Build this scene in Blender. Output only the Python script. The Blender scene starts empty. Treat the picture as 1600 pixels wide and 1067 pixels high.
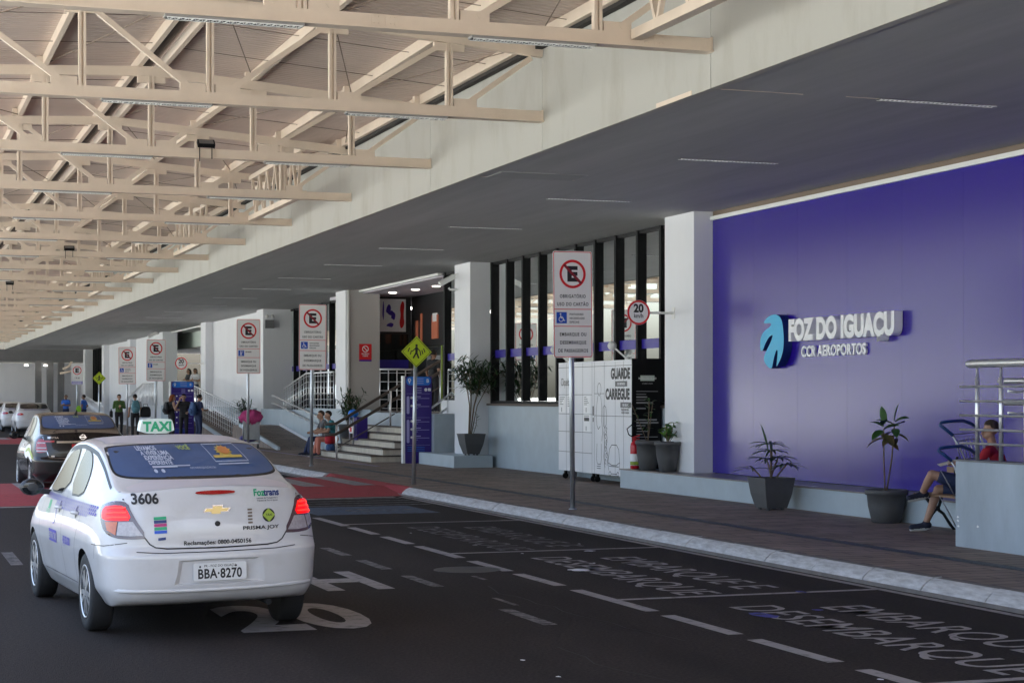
import bpy, bmesh, math, random
from mathutils import Vector as V, Matrix as MX, geometry
from mathutils.bvhtree import BVHTree
R = math.radians
rnd = random.Random(7)
C = bpy.context
sc = C.scene
COL = sc.collection

# ---------------------------------------------------------------- camera, sky, sun, exposure
YAW = math.atan(990 / 2800)
SN, CS = math.sin(YAW), math.cos(YAW)
EYE = 1.8
cam = bpy.data.cameras.new('camera')
cam.sensor_width = 36; cam.lens = 63.0; cam.shift_y = 85.5 / 1600
cam.clip_start = 0.1; cam.clip_end = 3000
camo = bpy.data.objects.new('camera', cam)
camo.location = (0, 0, EYE); camo.rotation_euler = (R(90), 0, -YAW)
COL.objects.link(camo); sc.camera = camo

SUN_EL, SUN_AZ = R(58), R(118)          # azimuth measured from +Y towards +X: high behind the terminal roof
w = bpy.data.worlds.new('World'); sc.world = w; w.use_nodes = True
nt = w.node_tree
sky = nt.nodes.new('ShaderNodeTexSky'); sky.sky_type = 'NISHITA'; sky.sun_disc = False
sky.sun_elevation = SUN_EL; sky.sun_rotation = SUN_AZ
sky.air_density = 1.0; sky.dust_density = 6.0; sky.ozone_density = .6
bg = nt.nodes['Background']; bg.inputs['Strength'].default_value = 0.15
nt.links.new(sky.outputs[0], bg.inputs[0])
sun = bpy.data.lights.new('sun', 'SUN'); sun.energy = 5.0; sun.angle = R(0.5); sun.color = (1, .93, .82)
suno = bpy.data.objects.new('sun', sun); COL.objects.link(suno)
sd = V((math.sin(SUN_AZ) * math.cos(SUN_EL), math.cos(SUN_AZ) * math.cos(SUN_EL), math.sin(SUN_EL)))
suno.rotation_euler = sd.to_track_quat('Z', 'Y').to_euler(); suno.location = (0, 0, 60)
sc.view_settings.view_transform = 'Standard'; sc.view_settings.look = 'None'
sc.view_settings.gamma = 1.0; sc.view_settings.exposure = 2.72
sc.render.engine = 'CYCLES'
sc.cycles.use_denoising = True
sc.cycles.max_bounces = 8; sc.cycles.diffuse_bounces = 5; sc.cycles.glossy_bounces = 4
sc.cycles.transparent_max_bounces = 12
sc.cycles.sample_clamp_indirect = 6.0
sc.cycles.caustics_reflective = False; sc.cycles.caustics_refractive = False

# ---------------------------------------------------------------- placing helpers (pixels of the 1600 px photo -> metres)
def ray(px): return (px - 800) / 2800.0
def on_z(px, py, z=0.0):
    d = 2800 * (EYE - z) / (py - 619); l = ray(px) * d
    return V((l * CS + d * SN, d * CS - l * SN, z))
def on_x(px, X):
    r = ray(px); d = X / (r * CS + SN); return d * CS - r * d * SN
def at(px, py, d):
    l = ray(px) * d
    return V((l * CS + d * SN, d * CS - l * SN, EYE - (py - 619) * d / 2800))

# ---------------------------------------------------------------- materials
MATS = {}
def mat(name, col, rough=.6, metal=0.0, var=0.0, vs=3.0, bump=0.0, bs=60.0, spec=.5, coat=0.0, emit=0.0, stretch=(1, 1, 1), col2=None, thr=None):
    m = bpy.data.materials.new(name); m.use_nodes = True; MATS[name] = m
    t = m.node_tree; b = t.nodes['Principled BSDF']; L = t.links.new
    b.inputs['Base Color'].default_value = (*col, 1); b.inputs['Roughness'].default_value = rough
    b.inputs['Metallic'].default_value = metal; b.inputs['Specular IOR Level'].default_value = spec
    b.inputs['Coat Weight'].default_value = coat; b.inputs['Coat Roughness'].default_value = .05
    if emit:
        b.inputs['Emission Color'].default_value = (*col, 1); b.inputs['Emission Strength'].default_value = emit
    if var or bump or col2:
        tc = t.nodes.new('ShaderNodeTexCoord'); mp = t.nodes.new('ShaderNodeMapping')
        mp.inputs['Scale'].default_value = stretch; L(tc.outputs['Object'], mp.inputs[0])
    if var or col2:
        n = t.nodes.new('ShaderNodeTexNoise'); n.inputs['Scale'].default_value = vs; n.inputs['Detail'].default_value = 8
        n.inputs['Roughness'].default_value = .65
        L(mp.outputs[0], n.inputs[0])
        r = t.nodes.new('ShaderNodeValToRGB'); e = r.color_ramp.elements
        lo, hi = thr if thr else (.3, .7)
        e[0].position = lo; e[1].position = hi
        c2 = col2 if col2 else tuple(min(1, c * (1 + var)) for c in col)
        c1 = col if col2 else tuple(c * (1 - var) for c in col)
        e[0].color = (*c1, 1); e[1].color = (*c2, 1)
        L(n.outputs[0], r.inputs[0]); L(r.outputs[0], b.inputs['Base Color'])
        rr = t.nodes.new('ShaderNodeMapRange'); rr.inputs[3].default_value = max(0.02, rough - .12 * min(1, var * 2 + .2)); rr.inputs[4].default_value = min(1, rough + .12 * min(1, var * 2 + .2))
        L(n.outputs[0], rr.inputs[0]); L(rr.outputs[0], b.inputs['Roughness'])
    if bump:
        n2 = t.nodes.new('ShaderNodeTexNoise'); n2.inputs['Scale'].default_value = bs; n2.inputs['Detail'].default_value = 4
        L(mp.outputs[0], n2.inputs[0])
        bp = t.nodes.new('ShaderNodeBump'); bp.inputs['Strength'].default_value = bump; bp.inputs['Distance'].default_value = .02
        L(n2.outputs[0], bp.inputs['Height']); L(bp.outputs[0], b.inputs['Normal'])
    return m
def nodes_of(m): return m.node_tree, m.node_tree.nodes['Principled BSDF'], m.node_tree.links.new

mat('cream_paint', (.70, .585, .475), .5, var=.06, vs=2.5, bump=.03)
mat('cream_dark', (.20, .15, .11), .7)
mat('gutter_dark', (.02, .017, .015), .8)
mat('fascia', (.43, .42, .385), .75, col2=(.33, .30, .25), vs=1.6, thr=(.50, .86), bump=.06, bs=15, stretch=(1, 1.0, .35))
mat('soffit', (.405, .405, .40), .7, var=.13, vs=.7, bump=.04, bs=8, stretch=(3, .25, 1))
mat('white_wall', (.78, .79, .82), .42, var=.04, vs=1.1, bump=.04, bs=12, stretch=(1, 1, .4))
mat('grey_wall', (.42, .49, .54), .45, var=.07, vs=2.5, bump=.05, bs=25)
mat('parapet_wall', (.36, .42, .48), .55, var=.20, vs=1.3, bump=.08, bs=25, stretch=(1, 1, .35))
mat('ledge_top', (.20, .18, .17), .35, var=.15, vs=5)
mat('blue_wall', (.021, .0045, .285), .22, spec=.8)
MATS['blue_wall'].node_tree.nodes['Principled BSDF'].inputs['IOR'].default_value = 1.52
mat('white_trim', (.8, .8, .78), .5)
mat('black_metal', (.008, .008, .009), .55, spec=.15)
mat('dark_grey', (.045, .045, .048), .5)
mat('mid_grey', (.16, .16, .165), .55, var=.08)
mat('pot_grey', (.085, .085, .088), .62, var=.10, vs=8)
mat('steel', (.78, .78, .79), .34, metal=.8, var=.06, vs=20)
mat('galv', (.52, .55, .58), .42, metal=.85, var=.10, vs=9)
mat('brown_rail', (.075, .055, .045), .4)
mat('soffit_patch', (.36, .36, .35), .7)
mat('sign_white', (.93, .91, .90), .45)
mat('sign_red', (.74, .010, .015), .45)
mat('sign_black', (.012, .012, .014), .5)
mat('sign_blue', (.01, .09, .55), .45)
mat('sign_yellow', (.52, .66, .02), .45)
mat('violet', (.05, .012, .36), .4)
mat('violet_dark', (.03, .01, .20), .4)
mat('lilac', (.42, .40, .72), .5)
mat('azure', (.02, .20, .72), .4)
mat('cyan', (.01, .46, .78), .4)
mat('navy', (.008, .03, .16), .4)
mat('letter_white', (.90, .90, .91), .4)
mat('soil', (.03, .02, .014), .95)
mat('bark', (.17, .12, .08), .9, var=.25, vs=30)
mat('leaf', (.035, .10, .02), .45, var=.35, vs=9)
mat('leaf_light', (.10, .20, .03), .45, var=.35, vs=9)
mat('leaf_dark', (.018, .055, .018), .4, var=.3, vs=9)
mat('leaf_red', (.13, .05, .03), .45, var=.5, vs=14, col2=(.05, .09, .02))
mat('tread', (.10, .075, .06), .6, var=.15)
mat('riser', (.60, .54, .44), .55, var=.14, vs=7, stretch=(1, 1, .3))
mat('lamp_on', (1, .93, .82), .5, emit=1.3)
mat('louvre', (.27, .26, .25), .45)
mat('louvre_gap', (.05, .05, .055), .6)
mat('int_wall', (.55, .56, .55), .7, var=.1, vs=.7)
mat('int_green', (.62, .70, .64), .6)
mat('int_dark', (.02, .022, .024), .5)
mat('int_ceiling', (.66, .62, .70), .7)
mat('shop_orange', (.75, .22, .08), .5)
mat('int_glow', (1, .95, .88), .5, emit=2.2)
mat('orange_glow', (.42, .13, .07), .5, emit=.04)
mat('rose', (.55, .06, .22), .75, var=.25, vs=14)
mat('blue_plastic', (.012, .06, .20), .3)
mat('wire', (.42, .42, .44), .35, metal=.8)
mat('wood', (.26, .15, .08), .55, var=.25, vs=5, stretch=(1, 8, 1))
mat('iron', (.012, .014, .018), .5)
mat('ext_red', (.55, .01, .025), .3)
mat('yellow', (.75, .60, .03), .5)
mat('gold', (.72, .58, .28), .28, metal=.8)
# paint, glass, lamps of the cars
mat('paint_white', (.61, .60, .605), .30, coat=.6, spec=.45, col2=(.50, .48, .46), vs=2.2, thr=(.48, .80))
mat('paint_black', (.008, .006, .007), .25, coat=.5, spec=.3)
mat('dusty_white', (.60, .545, .545), .5, var=.05, vs=3)
mat('under', (.010, .010, .011), .8)
mat('rubber', (.016, .016, .017), .75, var=.2, vs=30, bump=.1)
mat('rim', (.55, .56, .58), .3, metal=.75)
mat('seal', (.012, .012, .013), .45)
mat('car_glass', (.012, .014, .016), .04, spec=.6)
mat('ad_blue', (.05, .10, .225), .45, spec=.5, var=.10, vs=5)
mat('ad_text', (.52, .57, .68), .55)
mat('ad_lime', (.36, .46, .10), .55)
mat('ad_orange', (.60, .22, .06), .55)
mat('ad_yellow', (.62, .45, .10), .55)
mat('lens_red', (.35, .004, .006), .15, coat=1.0)
mat('lens_lit', (.8, .004, .003), .3, emit=.22, coat=.2)
mat('lens_hot', (1.0, .02, .01), .3, emit=.5, coat=.2)
mat('lens_smoke', (.10, .06, .06), .12, coat=1.0)
mat('lens_clear', (.42, .38, .38), .15, coat=1.0, var=.2, vs=40)
mat('lens_amber', (.55, .12, .02), .2, coat=1.0)
mat('chrome', (.78, .78, .79), .12, metal=1.0)
mat('plate_white', (.72, .72, .72), .4)
mat('plate_red', (.55, .01, .015), .4)
mat('film_blue', (.025, .010, .30), .4)
mat('decal_blue', (.04, .025, .42), .4)
mat('decal_lilac', (.15, .12, .50), .4)
mat('green_text', (.01, .36, .16), .4)
mat('taxi_sign', (.62, .72, .66), .35)
mat('lime', (.36, .48, .06), .4)

# glass: clear pane with a mirror-like skin
def glass(name, tint, amount):
    m = bpy.data.materials.new(name); m.use_nodes = True; MATS[name] = m
    t = m.node_tree; t.nodes.clear(); L = t.links.new
    o = t.nodes.new('ShaderNodeOutputMaterial'); mx = t.nodes.new('ShaderNodeMixShader')
    tr = t.nodes.new('ShaderNodeBsdfTransparent'); tr.inputs[0].default_value = (*tint, 1)
    gl = t.nodes.new('ShaderNodeBsdfGlossy'); gl.inputs['Roughness'].default_value = .015; gl.inputs[0].default_value = (.95, 1, .98, 1)
    lw = t.nodes.new('ShaderNodeFresnel'); lw.inputs[0].default_value = amount
    L(lw.outputs[0], mx.inputs[0]); L(tr.outputs[0], mx.inputs[1]); L(gl.outputs[0], mx.inputs[2]); L(mx.outputs[0], o.inputs[0])
glass('pane', (.34, .40, .37), 1.34)
glass('pane_dark', (.14, .15, .15), 1.5)

# asphalt
m = mat('asphalt', (.0225, .0172, .0150), .88, var=.45, vs=.9, bump=.4, bs=110, spec=.2, stretch=(1, .16, 1))
t, b, L = nodes_of(m)
tc = t.nodes.new('ShaderNodeTexCoord'); n1 = t.nodes.new('ShaderNodeTexNoise'); n1.inputs['Scale'].default_value = 38; n1.inputs['Detail'].default_value = 3
rp = t.nodes.new('ShaderNodeValToRGB'); rp.color_ramp.elements[0].position = .35; rp.color_ramp.elements[0].color = (.55, .55, .55, 1); rp.color_ramp.elements[1].position = .68; rp.color_ramp.elements[1].color = (1.7, 1.65, 1.65, 1)
mm = t.nodes.new('ShaderNodeMix'); mm.data_type = 'RGBA'; mm.blend_type = 'MULTIPLY'; mm.inputs[0].default_value = .8
src = b.inputs['Base Color'].links[0].from_socket
L(tc.outputs['Object'], n1.inputs[0]); L(n1.outputs[0], rp.inputs[0]); L(src, mm.inputs[6]); L(rp.outputs[0], mm.inputs[7]); L(mm.outputs[2], b.inputs['Base Color'])
# sidewalk: dark brown slabs
m = mat('sidewalk', (.085, .070, .060), .65, bump=.06, bs=50, spec=.25)
t, b, L = nodes_of(m)
tc = t.nodes.new('ShaderNodeTexCoord'); br = t.nodes.new('ShaderNodeTexBrick')
mp = t.nodes.new('ShaderNodeMapping'); mp.inputs['Scale'].default_value = (1, 1, 1)
L(tc.outputs['Object'], mp.inputs[0]); L(mp.outputs[0], br.inputs[0])
br.inputs['Color1'].default_value = (.29, .228, .19, 1); br.inputs['Color2'].default_value = (.225, .178, .15, 1)
br.inputs['Mortar'].default_value = (.09, .074, .066, 1); br.inputs['Scale'].default_value = 1.0
br.inputs['Mortar Size'].default_value = .012; br.inputs['Brick Width'].default_value = .8; br.inputs['Row Height'].default_value = .22
nz = t.nodes.new('ShaderNodeTexNoise'); nz.inputs['Scale'].default_value = 2.2; nz.inputs['Detail'].default_value = 7
L(mp.outputs[0], nz.inputs[0])
mm = t.nodes.new('ShaderNodeMix'); mm.data_type = 'RGBA'; mm.blend_type = 'MULTIPLY'; mm.inputs[0].default_value = .7
rp = t.nodes.new('ShaderNodeValToRGB'); rp.color_ramp.elements[0].position = .3; rp.color_ramp.elements[0].color = (.6, .6, .6, 1)
rp.color_ramp.elements[1].position = .7; rp.color_ramp.elements[1].color = (1.25, 1.2, 1.2, 1)
L(nz.outputs[0], rp.inputs[0]); L(br.outputs[0], mm.inputs[6]); L(rp.outputs[0], mm.inputs[7]); L(mm.outputs[2], b.inputs['Base Color'])
# whitewashed kerb, worn
mat('kerb_white', (.30, .29, .29), .75, col2=(.60, .60, .61), vs=24, thr=(.26, .66), bump=.2, bs=40, stretch=(1, .22, 1))
mat('kerb_concrete', (.17, .15, .14), .8, var=.25, vs=6)
# worn road paint
def worn(name, col, lo, hi, base=(.030, .026, .025)):
    mat(name, base, .8, col2=col, vs=9, thr=(lo, hi), bump=.2, bs=120)
worn('road_white', (.30, .275, .27), .24, .48)
mat('asphalt_patch', (.030, .024, .022), .9, var=.35, vs=2, bump=.4, bs=90, spec=.15)
mat('asphalt_dark', (.010, .009, .009), .7, var=.3, vs=4, spec=.3)
worn('road_faint', (.20, .185, .185), .40, .62)
worn('road_red', (.34, .04, .05), .22, .45)
worn('road_blue', (.055, .085, .14), .3, .55)
worn('road_bluespill', (.05, .05, .30), .35, .55)
mat('tactile', (.035, .045, .055), .6, col2=(.10, .12, .14), vs=26, thr=(.42, .6), bump=.5, bs=30)
mat('lilac_strip', (.26, .23, .36), .6, var=.15)
# corrugated roof sheets
m = mat('roof_sheet', (.63, .51, .445), .5, var=.10, vs=.7)
t, b, L = nodes_of(m)
tc = t.nodes.new('ShaderNodeTexCoord'); wv = t.nodes.new('ShaderNodeTexWave'); wv.bands_direction = 'Y'
wv.inputs['Scale'].default_value = 2.3; wv.inputs['Distortion'].default_value = 0.0
bp = t.nodes.new('ShaderNodeBump'); bp.inputs['Strength'].default_value = .7; bp.inputs['Distance'].default_value = .05
L(tc.outputs['Object'], wv.inputs[0]); L(wv.outputs['Fac'], bp.inputs['Height']); L(bp.outputs[0], b.inputs['Normal'])
# mosaic tile
m = mat('mosaic', (.5, .48, .46), .4)
t, b, L = nodes_of(m)
tc = t.nodes.new('ShaderNodeTexCoord'); mp = t.nodes.new('ShaderNodeMapping'); mp.inputs['Rotation'].default_value = (R(90), 0, 0)
br = t.nodes.new('ShaderNodeTexBrick'); br.offset = 0
L(tc.outputs['Object'], mp.inputs[0]); L(mp.outputs[0], br.inputs[0])
for k, v in (('Color1', (.50, .47, .46, 1)), ('Color2', (.46, .44, .43, 1)), ('Mortar', (.33, .31, .31, 1))): br.inputs[k].default_value = v
br.inputs['Scale'].default_value = 1; br.inputs['Brick Width'].default_value = .075; br.inputs['Row Height'].default_value = .075; br.inputs['Mortar Size'].default_value = .007

# ---------------------------------------------------------------- mesh builder
class MB:
    def __init__(s): s.v = []; s.f = []; s.m = []; s.sm = []
    def add(s, vs, fs, mi=0, sm=False):
        o = len(s.v); s.v += [tuple(p) for p in vs]
        for f in fs: s.f.append([i + o for i in f]); s.m.append(mi); s.sm.append(sm)
        return s
    def box(s, x0, x1, y0, y1, z0, z1, mi=0):
        vs = [(x, y, z) for x in (x0, x1) for y in (y0, y1) for z in (z0, z1)]
        return s.add(vs, [(0, 1, 3, 2), (4, 6, 7, 5), (0, 4, 5, 1), (2, 3, 7, 6), (0, 2, 6, 4), (1, 5, 7, 3)], mi)
    def bar(s, a, b, w, h, mi=0, up=(0, 0, 1)):
        a, b = V(a), V(b); t = (b - a).normalized(); u = V(up)
        if abs(t.dot(u)) > .98: u = V((1, 0, 0))
        x = t.cross(u).normalized() * (w / 2); y = x.cross(t).normalized() * (h / 2)
        vs = [a - x - y, a + x - y, a + x + y, a - x + y, b - x - y, b + x - y, b + x + y, b - x + y]
        return s.add(vs, [(0, 3, 2, 1), (4, 5, 6, 7), (0, 1, 5, 4), (1, 2, 6, 5), (2, 3, 7, 6), (3, 0, 4, 7)], mi)
    def tube(s, pts, r, n=10, mi=0, cap=True):
        pts = [V(p) for p in pts]; rs = r if isinstance(r, (list, tuple)) else [r] * len(pts)
        o = len(s.v); u = None; k = len(pts)
        for i, p in enumerate(pts):
            t = (pts[min(i + 1, k - 1)] - pts[max(i - 1, 0)]).normalized()
            if u is None: u = t.cross(V((0, 0, 1)) if abs(t.z) < .9 else V((1, 0, 0))).normalized()
            else: u = (u - t * u.dot(t)).normalized()
            w_ = t.cross(u)
            for j in range(n):
                a = 2 * math.pi * j / n; s.v.append(tuple(p + (u * math.cos(a) + w_ * math.sin(a)) * rs[i]))
        for i in range(k - 1):
            for j in range(n):
                s.f.append([o + i * n + j, o + i * n + (j + 1) % n, o + (i + 1) * n + (j + 1) % n, o + (i + 1) * n + j]); s.m.append(mi); s.sm.append(True)
        if cap:
            s.f.append([o + j for j in range(n)][::-1]); s.m.append(mi); s.sm.append(False)
            s.f.append([o + (k - 1) * n + j for j in range(n)]); s.m.append(mi); s.sm.append(False)
        return s
    def lathe(s, prof, c=(0, 0, 0), n=24, mi=0, ax='Z', sm=True, squash=(1, 1)):
        o = len(s.v); k = len(prof)
        for r, z in prof:
            for j in range(n):
                a = 2 * math.pi * j / n; x, y = r * math.cos(a) * squash[0], r * math.sin(a) * squash[1]
                p = (x, y, z) if ax == 'Z' else ((z, x, y) if ax == 'X' else (x, z, y))
                s.v.append((p[0] + c[0], p[1] + c[1], p[2] + c[2]))
        for i in range(k - 1):
            for j in range(n):
                s.f.append([o + i * n + j, o + i * n + (j + 1) % n, o + (i + 1) * n + (j + 1) % n, o + (i + 1) * n + j]); s.m.append(mi); s.sm.append(sm)
        s.f.append([o + j for j in range(n)][::-1]); s.m.append(mi); s.sm.append(False)
        s.f.append([o + (k - 1) * n + j for j in range(n)]); s.m.append(mi); s.sm.append(False)
        return s
    def ball(s, c, r, n=12, mi=0):
        rx, ry, rz = r if isinstance(r, (tuple, list)) else (r, r, r)
        c = V(c); vs = [c + V((0, 0, -rz))]; h = n // 2
        for i in range(1, h):
            a = -math.pi / 2 + math.pi * i / h
            for j in range(n):
                q = 2 * math.pi * j / n; vs.append(c + V((rx * math.cos(a) * math.cos(q), ry * math.cos(a) * math.sin(q), rz * math.sin(a))))
        vs.append(c + V((0, 0, rz))); fs = []
        for j in range(n): fs.append((0, 1 + (j + 1) % n, 1 + j))
        for i in range(h - 2):
            for j in range(n): fs.append((1 + i * n + j, 1 + i * n + (j + 1) % n, 1 + (i + 1) * n + (j + 1) % n, 1 + (i + 1) * n + j))
        b_ = 1 + (h - 2) * n; e = len(vs) - 1
        for j in range(n): fs.append((b_ + j, b_ + (j + 1) % n, e))
        return s.add(vs, fs, mi, True)
    def flat(s, frame, vs2, fs, mi=0, lift=0.0):
        o, ux, uy = frame; n_ = ux.cross(uy).normalized()
        return s.add([o + ux * p[0] + uy * p[1] + n_ * lift for p in vs2], fs, mi)
    def poly(s, frame, pts, mi=0, lift=0.0): return s.flat(frame, pts, [list(range(len(pts)))], mi, lift)
    def slab(s, frame, pts, th, mi=0, mi_side=None):
        o, ux, uy = frame; n_ = ux.cross(uy).normalized(); k = len(pts)
        vs = [o + ux * p[0] + uy * p[1] for p in pts] + [o + ux * p[0] + uy * p[1] + n_ * th for p in pts]
        s.add(vs, [list(range(k))[::-1], list(range(k, 2 * k))], mi)
        return s.add(vs, [(i, (i + 1) % k, k + (i + 1) % k, k + i) for i in range(k)], mi if mi_side is None else mi_side)
    def text(s, frame, body, h, mi=0, lift=.002, align='C', bold=0.0, sx=1.0, sp=1.0, depth=0.0):
        o, ux, uy = frame; n_ = ux.cross(uy).normalized()
        vs, fs = text_mesh(body, bold, sp, depth / h * .69 if depth else 0.0)
        k = h / .69
        x0 = min(p[0] for p in vs); x1 = max(p[0] for p in vs)
        dx = -(x0 + x1) / 2 if align == 'C' else (-x0 if align == 'L' else -x1)
        return s.add([o + ux * ((p[0] + dx) * k * sx) + uy * (p[1] * k) + n_ * (lift + p[2] * k) for p in vs], fs, mi)
    def mesh(s, name, mats):
        me = bpy.data.meshes.new(name); me.from_pydata(s.v, [], s.f)
        for q in mats: me.materials.append(MATS[q])
        me.polygons.foreach_set('material_index', s.m); me.polygons.foreach_set('use_smooth', s.sm)
        me.update(); return me
    def build(s, name, mats, parent=None, **k):
        if isinstance(mats, str): mats = [mats]
        o = bpy.data.objects.new(name, s.mesh(name, mats)); COL.objects.link(o)
        if parent: o.parent = parent
        tag(o, **k); return o
def tag(o, label=None, cat=None, group=None, kind=None):
    for k, v in (('label', label), ('category', cat), ('group', group), ('kind', kind)):
        if v: o[k] = v
    return o
def thing(name, label, cat, loc=(0, 0, 0), rz=0.0, group=None):
    o = bpy.data.objects.new(name, None); COL.objects.link(o); o.empty_display_size = .2
    o.location = loc; o.rotation_euler = (0, 0, rz); return tag(o, label, cat, group)
def kids(o): return [c for c in bpy.data.objects if c.parent == o]
def dup(o, parent=None, loc=None, **k):
    c = o.copy(); COL.objects.link(c); mi_ = o.matrix_parent_inverse.copy(); c.parent = parent; c.matrix_parent_inverse = mi_
    if loc is not None: c.location = loc
    for ch in list(o.children): dup(ch, c)
    tag(c, **k); return c
_TX = {}
def text_mesh(body, bold=0.0, sp=1.0, depth=0.0):
    key = (body, bold, sp, depth)
    if key not in _TX:
        c = bpy.data.curves.new('lettering', 'FONT'); c.body = body; c.size = 1; c.offset = bold; c.space_character = sp
        c.resolution_u = 4 if not depth else 6; c.extrude = depth / 2; c.fill_mode = 'FRONT' if not depth else 'BOTH'
        o = bpy.data.objects.new('lettering', c); COL.objects.link(o)
        dg = C.evaluated_depsgraph_get(); me = bpy.data.meshes.new_from_object(o.evaluated_get(dg))
        _TX[key] = ([tuple(v.co) for v in me.vertices], [list(p.vertices) for p in me.polygons])
        bpy.data.objects.remove(o); bpy.data.curves.remove(c); bpy.data.meshes.remove(me)
    return _TX[key]
def evaluated(o):
    dg = C.evaluated_depsgraph_get(); dg.update(); return bpy.data.meshes.new_from_object(o.evaluated_get(dg))
def chaikin(p, n=2):
    for _ in range(n):
        q = []
        for i in range(len(p)):
            a, b = p[i], p[(i + 1) % len(p)]
            q += [(a[0] * .75 + b[0] * .25, a[1] * .75 + b[1] * .25), (a[0] * .25 + b[0] * .75, a[1] * .25 + b[1] * .75)]
        p = q
    return p
def rrect(x0, x1, y0, y1, r, n=4):
    p = []
    for cx, cy, a in ((x1 - r, y1 - r, 0), (x0 + r, y1 - r, 90), (x0 + r, y0 + r, 180), (x1 - r, y0 + r, 270)):
        p += [(cx + r * math.cos(R(a + 90 * i / n)), cy + r * math.sin(R(a + 90 * i / n))) for i in range(n + 1)]
    return p
def circ(cx, cy, r, n=28): return [(cx + r * math.cos(2 * math.pi * i / n), cy + r * math.sin(2 * math.pi * i / n)) for i in range(n)]
def ringfaces(cx, cy, r0, r1, a0=0, a1=360, n=32):
    vs = []; fs = []
    for i in range(n + 1):
        a = R(a0 + (a1 - a0) * i / n); vs += [(cx + r0 * math.cos(a), cy + r0 * math.sin(a)), (cx + r1 * math.cos(a), cy + r1 * math.sin(a))]
    for i in range(n): fs.append((2 * i, 2 * i + 1, 2 * i + 3, 2 * i + 2))
    return vs, fs
def line2(a, b, w):
    d = (V((b[0] - a[0], b[1] - a[1]))).normalized() * (w / 2)
    return [(a[0] + d.y, a[1] - d.x), (b[0] + d.y, b[1] - d.x), (b[0] - d.y, b[1] + d.x), (a[0] - d.y, a[1] + d.x)]
FR_Y = lambda x, y, z: (V((x, y, z)), V((1, 0, 0)), V((0, 0, 1)))      # faces the camera side (-Y)
FR_X = lambda x, y, z: (V((x, y, z)), V((0, -1, 0)), V((0, 0, 1)))     # faces the road (-X), reads towards -Y
ORD = ['first', 'second', 'third', 'fourth', 'fifth', 'sixth', 'seventh', 'eighth', 'ninth', 'tenth', 'eleventh', 'twelfth', 'thirteenth', 'fourteenth', 'fifteenth', 'sixteenth', 'seventeenth', 'eighteenth', 'nineteenth', 'twentieth', 'twenty-first', 'twenty-second', 'twenty-third', 'twenty-fourth']
# ---------------------------------------------------------------- ground, road, pavement
def struct(name, mb, mats, **k): return mb.build(name, mats, kind='structure', **k)
g = MB(); g.add([(-900, -300, -.02), (1200, -300, -.02), (1200, 1500, -.02), (-900, 1500, -.02)], [(0, 1, 2, 3)])
mat('outer_ground', (.33, .36, .36), .9, var=.2, vs=.05)
struct('ground', g, 'outer_ground')
g = MB(); g.add([(-3.2, -50, 0), (9.0, -50, 0), (9.0, 132, 0), (-3.2, 132, 0)], [(0, 1, 2, 3)])
struct('road', g, 'asphalt')
g = MB(); g.box(9.17, 40, -50, 32.0, -.01, .15); g.box(9.17, 40, 32.0, 129, -.01, .149)
struct('sidewalk', g, 'sidewalk')
# kerb stones with a sloping whitewashed face; lowered between the two ends of the raised crossing
KP = [(8.93, 0.0), (8.955, .06), (9.02, .118), (9.09, .146), (9.175, .153)]
kn = 0
def kerb_run(y0, y1, name='kerb'):
    m_ = MB(); ys = [y0]
    while ys[-1] < y1 - 1.4: ys.append(ys[-1] + 1.0 + .02 * rnd.random())
    ys.append(y1)
    for a, b_ in zip(ys, ys[1:]):
        b2 = b_ - .016; jx = (rnd.random() - .5) * .012; jz = (rnd.random() - .5) * .006
        P = [(x + jx, z + (jz if i else 0)) for i, (x, z) in enumerate(KP)]
        vs = [(x, a, z) for x, z in P] + [(x, b2, z) for x, z in P] + [(9.175, a, -.05), (9.175, b2, -.05), (P[0][0], a, -.05), (P[0][0], b2, -.05)]
        n = len(P); m_.add(vs, [(i + 1, i, n + i, n + i + 1) for i in range(n - 2)], 0, True); m_.add(vs, [(n - 1, n - 2, 2 * n - 2, 2 * n - 1)], 1)
        m_.add(vs, [list(range(n))[::1] + [2 * n, 2 * n + 2], (list(range(n, 2 * n)) + [2 * n + 1, 2 * n + 3])[::-1]], 0)
    struct(name, m_, ['kerb_white', 'kerb_concrete'])
kerb_run(-6, 31.3); kerb_run(37.6, 124)
g = MB(); g.box(8.915, 8.935, -6, 124, -.01, .035); struct('kerb_gutter', g, 'kerb_concrete')

# ---------------------------------------------------------------- painted markings (thin coats of paint lying on the asphalt)
RF = lambda x, y, z=.004: (V((x, y, z)), V((0, -1, 0)), V((1, 0, 0)))
def rect_mark(x0, x1, y0, y1, z=.004):
    g_ = MB(); g_.add([(x0, y0, z), (x1, y0, z), (x1, y1, z), (x0, y1, z)], [(0, 1, 2, 3)]); return g_
for i, (a, b_) in enumerate([(26.0, 24.2), (23.9, 22.6), (22.2, 21.0), (20.65, 19.0), (18.6, 17.4), (17.1, 15.9), (15.5, 13.75), (13.45, 12.2), (11.9, 10.7), (10.35, 9.3), (8.9, 7.8)]):
    struct('lane_dash_marking', rect_mark(6.045, 6.175, b_, a), 'road_white')
struct('edge_line_marking', rect_mark(8.76, 8.85, -6, 30.9), 'road_white')
struct('edge_line_marking', rect_mark(8.76, 8.85, 38, 124), 'road_white')
for y in (9.68, 14.62, 19.56, 24.5): struct('bay_line_marking', rect_mark(6.18, 8.755, y - .05, y + .05), 'road_white')
for y in (28.7, 29.3, 29.9, 30.5): struct('hatch_marking', rect_mark(6.2, 8.7, y - .07, y + .07), 'road_faint')
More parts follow.
